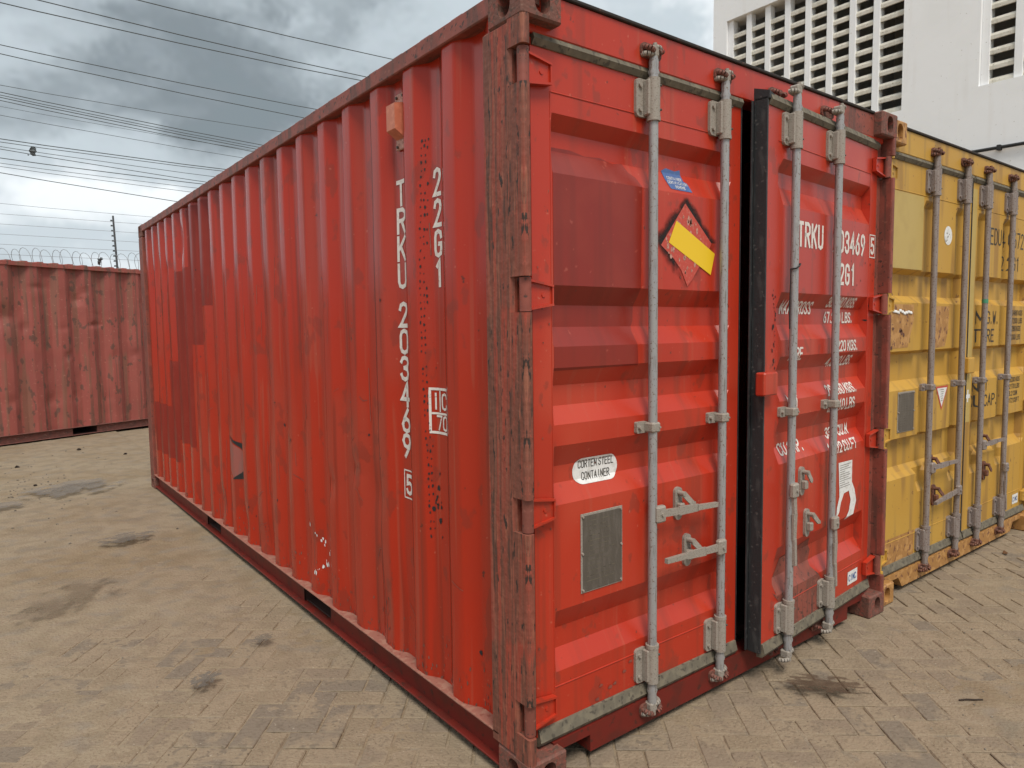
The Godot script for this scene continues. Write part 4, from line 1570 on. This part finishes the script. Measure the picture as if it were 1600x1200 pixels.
func halo_texture() -> ImageTexture:
	var w := 192
	var a := noise_bytes(322, .03, w, w, 4, w, w)
	var b := noise_bytes(324, .25, w, w, 2, w, w)
	var im := Image.create(w, w, false, Image.FORMAT_RGBA8)
	for y in w:
		for x in w:
			var p := Vector2(x - w * .495, y - w * .508) / (w * .5)
			var n := a[y * w + x] / 255.0 - .5
			var d := absf(p.x) / .76 + absf(p.y) / .846
			var t := smoothstep(1.30, 1.02, d + n * .22)
			var heavy := 1.0 if p.y < -.05 else (.85 if p.x < -.35 else .30)
			t *= clampf(heavy + n * .8, 0.0, 1.0) * smoothstep(1.0, .9, maxf(absf(p.x), absf(p.y)))
			im.set_pixel(x, y, Color(.11, .10, .10, clampf(t * (.75 + .4 * b[y * w + x] / 255.0), 0, .93)))
	return ImageTexture.create_from_image(im)

func blot(st: SurfaceTool, u: float, v: float, r: float, rng: RandomNumberGenerator, on: Callable, hint: Vector3, tall := 1.0) -> void:
	var n := 7
	var p := []
	for k in n:
		var a := TAU * k / n
		var s := r * rng.randf_range(.6, 1.25)
		p.append(on.call(u + cos(a) * s, v + sin(a) * s * tall, 0.0))
	var c: Vector3 = on.call(u, v, 0.0)
	for k in n:
		tri(st, c, p[k], p[(k + 1) % n], hint)

func data_plate(door: Node3D, x0: float, y0: float, x1: float, y1: float) -> void:
	var st := mb()
	cbox(st, V(x0, y0, LF), V(x1, y1, LF + .003), .001)
	obj("data_plate", st, M.galv, door)
	st = mb()
	cbox(st, V(x0 + .008, y0 + .004, LF + .002), V(x1 - .004, y1 - .008, LF + .0045), .0008)
	obj("plate_face", st, M.plate, door)
	st = mb()
	var f := func(u: float, v: float, lift: float) -> Vector3: return V(u, v, LF + .0052 + lift)
	for k in 13:
		var y := y1 - .028 - k * (y1 - y0 - .05) / 13.0
		stroke(st, [Vector2(x0 + .025, y), Vector2(x0 + .025 + (x1 - x0 - .05) * [.9, .6, .8, .45, .95, .7][k % 6], y)], .0022, f, V(0, 0, 1))
	obj("plate_print", st, M.dusty, door)
	for e in [[x0 + .008, y0 + .010], [x1 - .010, y0 + .010], [x0 + .008, y1 - .010], [x1 - .010, y1 - .010], [x0 + .006, (y0 + y1) / 2], [x1 - .008, (y0 + y1) / 2 - .0]]:
		st = mb()
		cyl(st, V(e[0], e[1], LF + .002), V(e[0], e[1], LF + .009), .006, .004, 8)
		obj("rivet", st, M.galv, door)

func make_yellow() -> void:
	var wn := FastNoiseLite.new()
	wn.seed = 13
	wn.frequency = .012
	var O := {
		"ys": [[.662, 0.], [.690, .55], [.720, 1.], [.875, 1.], [.895, 0.], [1.165, 0.], [1.215, 1.], [1.365, 1.], [1.385, 0.], [1.655, 0.], [1.695, 1.], [1.815, 1.], [1.84, 0.]],
		"xs": [[.04, 0.], [.07, 1.], [1.02, 1.], [1.05, 0.]],
		"channels": [[.455, 0.], [.485, .55], [.575, .55], [.605, 0.], [.90, 0.], [.93, .55], [1.01, .55], [1.04, 0.]],
		"channel_y": [[.55, 0.], [.60, 1.], [2.20, 1.], [2.24, 0.]],
		"press": .05, "seams": [2.262, .31], "slant": .05,
		"cast": M.ochre, "wall_mat": M.yellow, "rail": M.yellow, "top": M.yellow, "roof": M.yellow, "post": M.yellow, "post_right": M.yellow, "post_far": M.yellow,
		"header": M.yellow, "sill": M.ochre, "leaf": M.yellow, "gasket": M.dusty, "hinge": M.yellow, "rod": M.yrod, "bracket": M.yrod, "cam": M.yrust, "catch_mat": M.yrust,
		"wall": {"phase": -.476, "pitch": .2805, "depth": .036, "x0": .014, "noise": wn, "wobble": .003, "dents": []}}
	var c := thing("shipping_container", "yellow shipping container with both doors closed, right of the red one", "container", V(2.455, 0, -.03), 0.0, "shipping containers in the yard")
	shell(c, O, true)
	var hs := door_frame(c, O)
	add_keepers(hs[0], O, [.616, 1.035, 1.403, 1.822], 2.508)
	add_keepers(hs[1], O, [.616, 1.035, 1.403, 1.822], .088)
	var L := build_door(c, O, 1.0, .078, 0.0)
	for x in [.530, .970]:
		add_rod(L, O, x)
	add_handle(L, O, .530, .690, .90, .690, .635, .690)
	add_handle(L, O, .970, .500, .60, .470, .690, .500)
	# paint patches, peeling paint, stickers
	leaf_patch(L, O, 1, "paint_patch", box2(.06, 1.842, .452, 2.255), M.olive)
	leaf_patch(L, O, 1, "paint_patch", PackedVector2Array([Vector2(.08, 1.40), Vector2(.30, 1.405), Vector2(.34, 1.50), Vector2(.37, 1.56), Vector2(.36, 1.645), Vector2(.08, 1.645)]), M.ochre)
	leaf_patch(L, O, 1, "paint_patch", PackedVector2Array([Vector2(.62, 1.39), Vector2(.80, 1.40), Vector2(.84, 1.50), Vector2(.85, 1.64), Vector2(.62, 1.64)]), M.ochre)
	leaf_patch(L, O, 1, "paint_patch", box2(.06, .165, .45, .33), M.ochre)
	var st := mb()
	var rng := RandomNumberGenerator.new()
	rng.seed = 19
	for k in 9:
		var x := .10 + .026 * k
		var y := 1.615 + rng.randfn(0, .006)
		hexa(st, [V(x, y - .012, LF + .001), V(x + .028, y - .012, LF + .001), V(x, y, LF + .002), V(x + .028, y, LF + .002), V(x, y - .014, LF + .006), V(x + .028, y - .016, LF + .005), V(x, y - .010, LF + .007), V(x + .028, y - .010, LF + .006)])
	obj("peeling_paint", st, M.label, L)
	st = mb()
	var f := on_leaf(O, 1, .0024)
	for e in [[.20, 1.50, .02], [.215, 1.49, .016], [.24, 1.475, .012], [.11, 1.51, .01], [.10, 1.405, .012]]:
		blot(st, e[0], e[1], e[2], rng, f, V(0, 0, 1))
	obj("rust_spots", st, M.yrust, L).set_meta("kind", "stuff")
	var disc := PackedVector2Array()
	for k in 20:
		disc.append(Vector2(.795 + cos(TAU * k / 20) * .056, 2.062 + sin(TAU * k / 20) * .056))
	leaf_patch(L, O, 1, "round_sticker", disc, M.label, .0016)
	st = mb()
	for e in [[.775, 2.075, .006], [.79, 2.055, .008], [.81, 2.07, .005], [.765, 2.03, .007], [.785, 2.035, .004]]:
		blot(st, e[0], e[1], e[2], rng, f, V(0, 0, 1))
	obj("sticker_print", st, M.dusty, L)
	leaf_patch(L, O, 1, "triangle_sticker", PackedVector2Array([Vector2(.690, 1.158), Vector2(.868, 1.158), Vector2(.779, 1.010)]), M.redlabel, .0016)
	leaf_patch(L, O, 1, "triangle_face", PackedVector2Array([Vector2(.709, 1.147), Vector2(.849, 1.147), Vector2(.779, 1.032)]), M.label, .0024)
	st = mb()
	for k in 6:
		stroke(st, [Vector2(.755 + k * .003, 1.136 - k * .013), Vector2(.803 - k * .003, 1.136 - k * .013)], .003, on_leaf(O, 1, .0032), V(0, 0, 1))
	obj("triangle_print", st, M.plate, L)
	data_plate(L, .195, .925, .400, 1.155)
	var R := build_door(c, O, -1.0, 2.36, 0.0)
	for x in [-.530, -.970]:
		add_rod(R, O, x)
	add_handle(R, O, -.970, .740, -.60, .745, -.865, .748)
	add_handle(R, O, -.530, .560, -.528, .240, -99, 0)
	add_catch(R, O, -.80, .545, .6)
	leaf_patch(R, O, -1, "paint_patch", box2(-1.135, .9, -1.06, 2.38), M.olive)
	leaf_text(R, O, -1, "identification_number", [["MEDU", -.885, 2.058, .046, .100, .024, .010], ["140672", -.602, 2.058, .046, .100, .024, .010]], M.ink)
	leaf_text(R, O, -1, "size_code", [["22G1", -.535, 1.90, .046, .090, .024, .010]], M.ink)
	leaf_text(R, O, -1, "weights_panel", [
		["M.G.W.", -.935, 1.535, .048, .078, .022, .010], ["TARE", -.955, 1.415, .046, .078, .024, .010], ["NET", -.955, 1.090, .046, .062, .022, .010], ["CU.CAP.", -.995, .985, .046, .072, .022, .010],
		["30480 KGS", -.392, 1.590, .018, .034, .010, .005], ["67200 LBS", -.392, 1.535, .018, .034, .010, .005], ["2280 KGS", -.392, 1.480, .018, .034, .010, .005], ["5030 LBS", -.392, 1.420, .018, .034, .010, .005],
		["28200 KGS", -.392, 1.120, .018, .030, .010, .005], ["62170 LBS", -.392, 1.072, .018, .030, .010, .005], ["33.2 CUM", -.392, 1.022, .018, .030, .010, .005], ["1172 CUFT", -.392, .972, .018, .030, .010, .005]], M.ink)
	leaf_patch(R, O, -1, "maker_sticker", box2(-.215, .215, -.10, .285), M.label, .0016)
	leaf_text(R, O, -1, "maker_print", [["CIMC", -.203, .234, .016, .030, .0075, .0055]], M.blue, .0024)
	st = mb()
	var fr := on_leaf(O, -1, .0020)
	patch(st, PackedVector2Array([Vector2(-1.115, 1.03), Vector2(-1.095, 1.03), Vector2(-1.095, 1.055), Vector2(-1.07, 1.055), Vector2(-1.07, 1.08), Vector2(-1.095, 1.08), Vector2(-1.095, 1.11), Vector2(-1.115, 1.11), Vector2(-1.115, 1.08), Vector2(-1.13, 1.08), Vector2(-1.13, 1.055), Vector2(-1.115, 1.055)]), 0, fr, V(0, 0, 1))
	obj("white_cross_sticker", st, M.label, R)
	st = mb()
	lathe(st, -.970, .004, [[1.665, .0185], [1.690, .0185]], 16)
	obj("green_tape", st, M.green, R)
	st = mb()
	cbox(st, V(-1.20, 1.22, LF - .002), V(-1.10, 1.32, .006), .006)
	obj("edge_stop", st, M.yellow, R)

func make_far() -> void:
	var wn := FastNoiseLite.new()
	wn.seed = 23
	wn.frequency = .02
	var O := door_style()
	var dents := []
	var rng := RandomNumberGenerator.new()
	rng.seed = 6
	for k in 60:
		dents.append([rng.randf_range(-5.8, -.3), [2.12, 1.74, .55, 1.2][k % 4] + rng.randfn(0, .06), rng.randf_range(.04, .11), rng.randf_range(.04, .10), rng.randf_range(-.004, .03)])
	dents.append([-4.9, 1.82, .16, .18, .05])
	O.merge({"cast": M.farrail, "wall_mat": M.far, "rail": M.farrail, "top": M.far, "roof": M.far, "post_far": M.far,
		"wall": {"phase": -.30, "pitch": .385, "depth": .062, "x0": .014, "noise": wn, "wobble": .008, "dents": dents}})
	# its long side runs from p0 (left edge of the picture) to p1 (behind the red container)
	var p0 := Vector2(-1.125, -10.22)
	var p1 := Vector2(.887, -11.12)
	var d := (p1 - p0).normalized()
	var org := p0 + d * 5.06
	var phi := atan2(d.x, d.y)
	# local -z runs along -d
	var c := thing("shipping_container", "dented weathered red-brown container standing across the back of the yard", "container", V(org.x, 0, org.y), phi, "shipping containers in the yard")
	shell(c, O, false)

func slat_prism() -> ArrayMesh:
	var st := mb()
	# profile in (depth, height), swept 1 m along x; thick rounded blade
	var pts := PackedVector2Array([Vector2(0, 0), Vector2(0, .040), Vector2(.010, .060), Vector2(.030, .078), Vector2(.06, .090), Vector2(.10, .096), Vector2(.10, .072), Vector2(.045, .055), Vector2(.022, .0)])
	prism(st, pts, Transform3D(Basis(V(1, 0, 0), V(0, 1, 0), V(0, 0, 1)), Vector3.ZERO), 1.0)
	return st.commit()

func make_building() -> void:
	var b := thing("white_building", "tall white rendered building with concrete louvre windows behind the containers", "building", V(8.0, 0, 0))
	var z0 := -5.27
	var z1 := .95
	var top := 8.6
	var wins := [[-5.03, -2.45, 4.205, 6.16, 8], [-1.605, .45, 4.26, 6.21, 6]]
	var T := .34
	var st := mb()
	var ys := [0.0, top]
	var zs := [z0, z1]
	for w in wins:
		zs.append_array([w[0], w[1]])
	zs.sort()
	for k in zs.size() - 1:
		var hole: Array = []
		for w in wins:
			if zs[k] >= w[0] - .001 and zs[k + 1] <= w[1] + .001:
				hole = w
		var parts := [[0.0, top]] if hole.is_empty() else [[0.0, hole[2]], [hole[3], top]]
		for p in parts:
			var a := V(0, p[0], zs[k])
			var c := V(T, p[1], zs[k + 1])
			quad(st, V(0, a.y, a.z), V(0, a.y, c.z), V(0, c.y, c.z), V(0, c.y, a.z), V(-1, 0, 0))
	# reveals
	for w in wins:
		quad(st, V(0, w[2], w[0]), V(0, w[2], w[1]), V(T, w[2], w[1]), V(T, w[2], w[0]), V(0, 1, 0))
		quad(st, V(0, w[3], w[0]), V(0, w[3], w[1]), V(T, w[3], w[1]), V(T, w[3], w[0]), V(0, -1, 0))
		quad(st, V(0, w[2], w[0]), V(0, w[3], w[0]), V(T, w[3], w[0]), V(T, w[2], w[0]), V(0, 0, 1))
		quad(st, V(0, w[2], w[1]), V(0, w[3], w[1]), V(T, w[3], w[1]), V(T, w[2], w[1]), V(0, 0, -1))
	quad(st, V(0, 0, z0), V(0, top, z0), V(6, top, z0), V(6, 0, z0), V(0, 0, -1))
	quad(st, V(0, 0, z1), V(0, top, z1), V(6, top, z1), V(6, 0, z1), V(0, 0, 1))
	quad(st, V(6, 0, z0), V(6, top, z0), V(6, top, z1), V(6, 0, z1), V(1, 0, 0))
	obj("wall", st, M.white, b)
	st = mb()
	cbox(st, V(.02, 3.60, z0 + .02), V(5.98, 3.80, z1 - .02), .01)
	obj("floor_slab", st, M.slat, b)
	st = mb()
	cbox(st, V(-.06, top - .01, z0 - .06), V(6.06, top + .2, z1 + .06), .01)
	obj("roof", st, M.white, b)
	var blade := slat_prism()
	for w in wins:
		var win := Node3D.new()
		win.name = "louvre_window"
		b.add_child(win, true)
		var n: int = w[4]
		var jamb := .085
		var pitch: float = (w[1] - w[0] - jamb) / n
		for k in range(1, n):
			st = mb()
			var z: float = w[0] + jamb + k * pitch - .085
			cbox(st, V(.045, w[2], z), V(.165, w[3], z + .085), .004)
			obj("mullion", st, M.white, win)
		st = mb()
		cbox(st, V(.050, w[2], w[0] + .001), V(.165, w[3], w[0] + jamb), .004)
		obj("mullion", st, M.white, win)
		var rows := int((w[3] - w[2]) / .1685)
		for r in rows:
			for k in n:
				var zz: float = w[0] + jamb + k * pitch
				var mi := MeshInstance3D.new()
				mi.name = "louvre_slat"
				mi.mesh = blade
				mi.material_override = M.slat
				win.add_child(mi, true)
				var len := pitch - .085 if k < n - 1 else pitch
				# blade runs along z, its profile's depth along x
				mi.transform = Transform3D(Basis(V(1, 0, 0), V(0, 1, 0), V(0, 0, len)), V(.060, w[2] + .002 + r * .1685, zz))
	st = mb()
	var pts := []
	for k in 9:
		pts.append(V(-.035, 3.515 + .01 * sin(k * .8), lerpf(-3.2, z1, k / 8.0)))
	tube(st, pts, .019, 8)
	for z in [-1.36, -.2, -2.6]:
		cbox(st, V(-.065, 3.487, z - .02), V(0, 3.545, z + .02), .004)
	obj("wall_pipe", st, M.black, b)

func make_background() -> void:
	# boundary wall behind the far container, with razor wire and an electric fence post
	var st := mb()
	cbox(st, V(-16, 0, -.12), V(14, 2.6, .12), .01)
	var wl := obj("boundary_wall", st, M.concrete)
	wl.position = V(0, 0, -13.2)
	tag(wl, "boundary wall hidden behind the far weathered container", "wall")
	st = mb()
	var pts := []
	var loops := 112
	for k in loops * 16 + 1:
		var a := TAU * k / 16.0
		var r := .215 + .016 * sin(k * .11) + .010 * sin(k * .037)
		pts.append(V(-7.0 + .150 * k / 16.0 + .105 * cos(a + .35) + .02 * sin(a * .5), .235 + r * sin(a), r * cos(a) * .8))
	tube(st, pts, .0038, 5)
	var rz := obj("razor_wire", st, M.steel)
	rz.position = V(0, 2.60, -13.2)
	tag(rz, "coil of razor wire along the top of the rear wall", "razor wire")
	var po := thing("electric_fence_post", "slim dark fence post with insulators standing above the razor wire", "fence post", V(.875, 2.6, -13.2))
	st = mb()
	cyl(st, V(0, 0, 0), V(-.03, 1.13, 0), .019, .016, 8)
	obj("pole", st, M.wire, po)
	for k in 11:
		st = mb()
		var y := .12 + k * .092
		cyl(st, V(-.0265 * y - .034, y - .012, .0), V(-.0265 * y - .034, y + .014, .0), .020, .013, 8)
		obj("insulator", st, M.wire, po)
	for k in 6:
		st = mb()
		var y := 2.78 + k * .17
		var line := []
		for j in 9:
			var x := lerpf(-12.0, 10.0, j / 8.0)
			line.append(V(x, y - .02 * sin(PI * j / 8.0), -13.16))
		tube(st, line, .0028, 4)
		var o := obj("fence_wire", st, M.steel)
		tag(o, ["lowest", "second lowest", "third lowest", "third highest", "second highest", "highest"][k] + " thin wire strung along the electric fence post", "wire", "electric fence wires")
	st = mb()
	var rng := RandomNumberGenerator.new()
	rng.seed = 2
	lump(st, V(0, 0, 0), V(.035, .06, .03), rng, .45)
	lump(st, V(.03, .05, 0), V(.03, .03, .02), rng, .45)
	var sc := obj("plastic_scrap", st, M.wire)
	sc.position = V(.555, 2.86, -13.2 + .2)
	tag(sc, "small black scrap caught in the razor wire", "scrap")
	# power lines across the sky, each through two places it passes (x, height) 20 m behind
	var lines := [
		[2.723, 10.548, 10.69, 10.68, .017, "topmost power line across the sky"],
		[.464, 9.949, 9.599, 9.892, .017, "second power line from the top, just above its twin"],
		[-.332, 9.678, 9.365, 9.742, .017, "third power line from the top of the sky"],
		[-.388, 8.666, 7.789, 8.545, .014, "fourth power line from the top, upper of a close pair"],
		[-.400, 8.451, 7.36, 8.216, .014, "fifth power line from the top, lower of a close pair"],
		[-.441, 7.695, 5.76, 7.665, .009, "faint thin line above the bundle of four cables"],
		[-.451, 7.526, 5.741, 7.195, .013, "upper cable of the bundle of four"],
		[-.455, 7.455, 5.738, 7.11, .011, "second cable of the bundle of four"],
		[-.458, 7.40, 5.735, 7.04, .013, "third cable of the bundle of four"],
		[-.462, 7.325, 5.731, 6.949, .012, "lowest cable of the bundle of four"],
		[-.470, 7.18, 5.70, 6.99, .006, "hair-thin line crossing under the bundle of four cables"],
		[-.481, 6.968, 5.634, 6.72, .008, "faint thin line alone below the bundle of four"],
		[-.513, 6.394, 4.876, 6.33, .014, "thick cable just above the dark scrap's top"],
		[-.517, 6.317, 4.785, 6.27, .011, "cable touching the dark scrap's top"],
		[-.523, 6.205, 4.686, 6.08, .009, "thin line passing behind the dark scrap"],
		[-.527, 6.145, 4.322, 5.901, .011, "line from which the dark scrap hangs"],
		[-.539, 5.928, 4.232, 5.836, .013, "dark cable below the hanging scrap"],
		[-.546, 5.803, 3.881, 5.707, .008, "upper of two pale lines near the horizon"],
		[-.550, 5.72, 3.70, 5.58, .008, "lower of two pale lines near the horizon"],
		[-.559, 5.569, 3.357, 5.277, .012, "lowest of the dark power lines"],
		[-.600, 4.819, 2.846, 4.78, .005, "faint hair-thin line low over the rear wall"]]
	for l in lines:
		st = mb()
		var path := []
		for j in 15:
			var x := lerpf(-16.0, 30.0, j / 14.0)
			var t: float = (x - l[0]) / (l[2] - l[0])
			path.append(V(x, lerpf(l[1], l[3], t) + .0022 * (x - l[0]) * (x - l[2]), 0))
		tube(st, path, l[4] * .8, 5)
		var o := obj("power_line", st, M.wire)
		o.position = V(0, 0, -20)
		tag(o, l[5], "power line", "power lines across the sky")
	st = mb()
	lump(st, V(0, 0, 0), V(.085, .115, .05), rng, .28)
	lump(st, V(.045, .07, 0), V(.04, .06, .03), rng, .3)
	lump(st, V(-.09, -.10, 0), V(.022, .015, .02), rng, .3)
	var bag := obj("hanging_scrap", st, M.wire)
	bag.position = V(.135, 6.185, -20)
	tag(bag, "dark ragged scrap hanging from the power lines at left", "scrap")
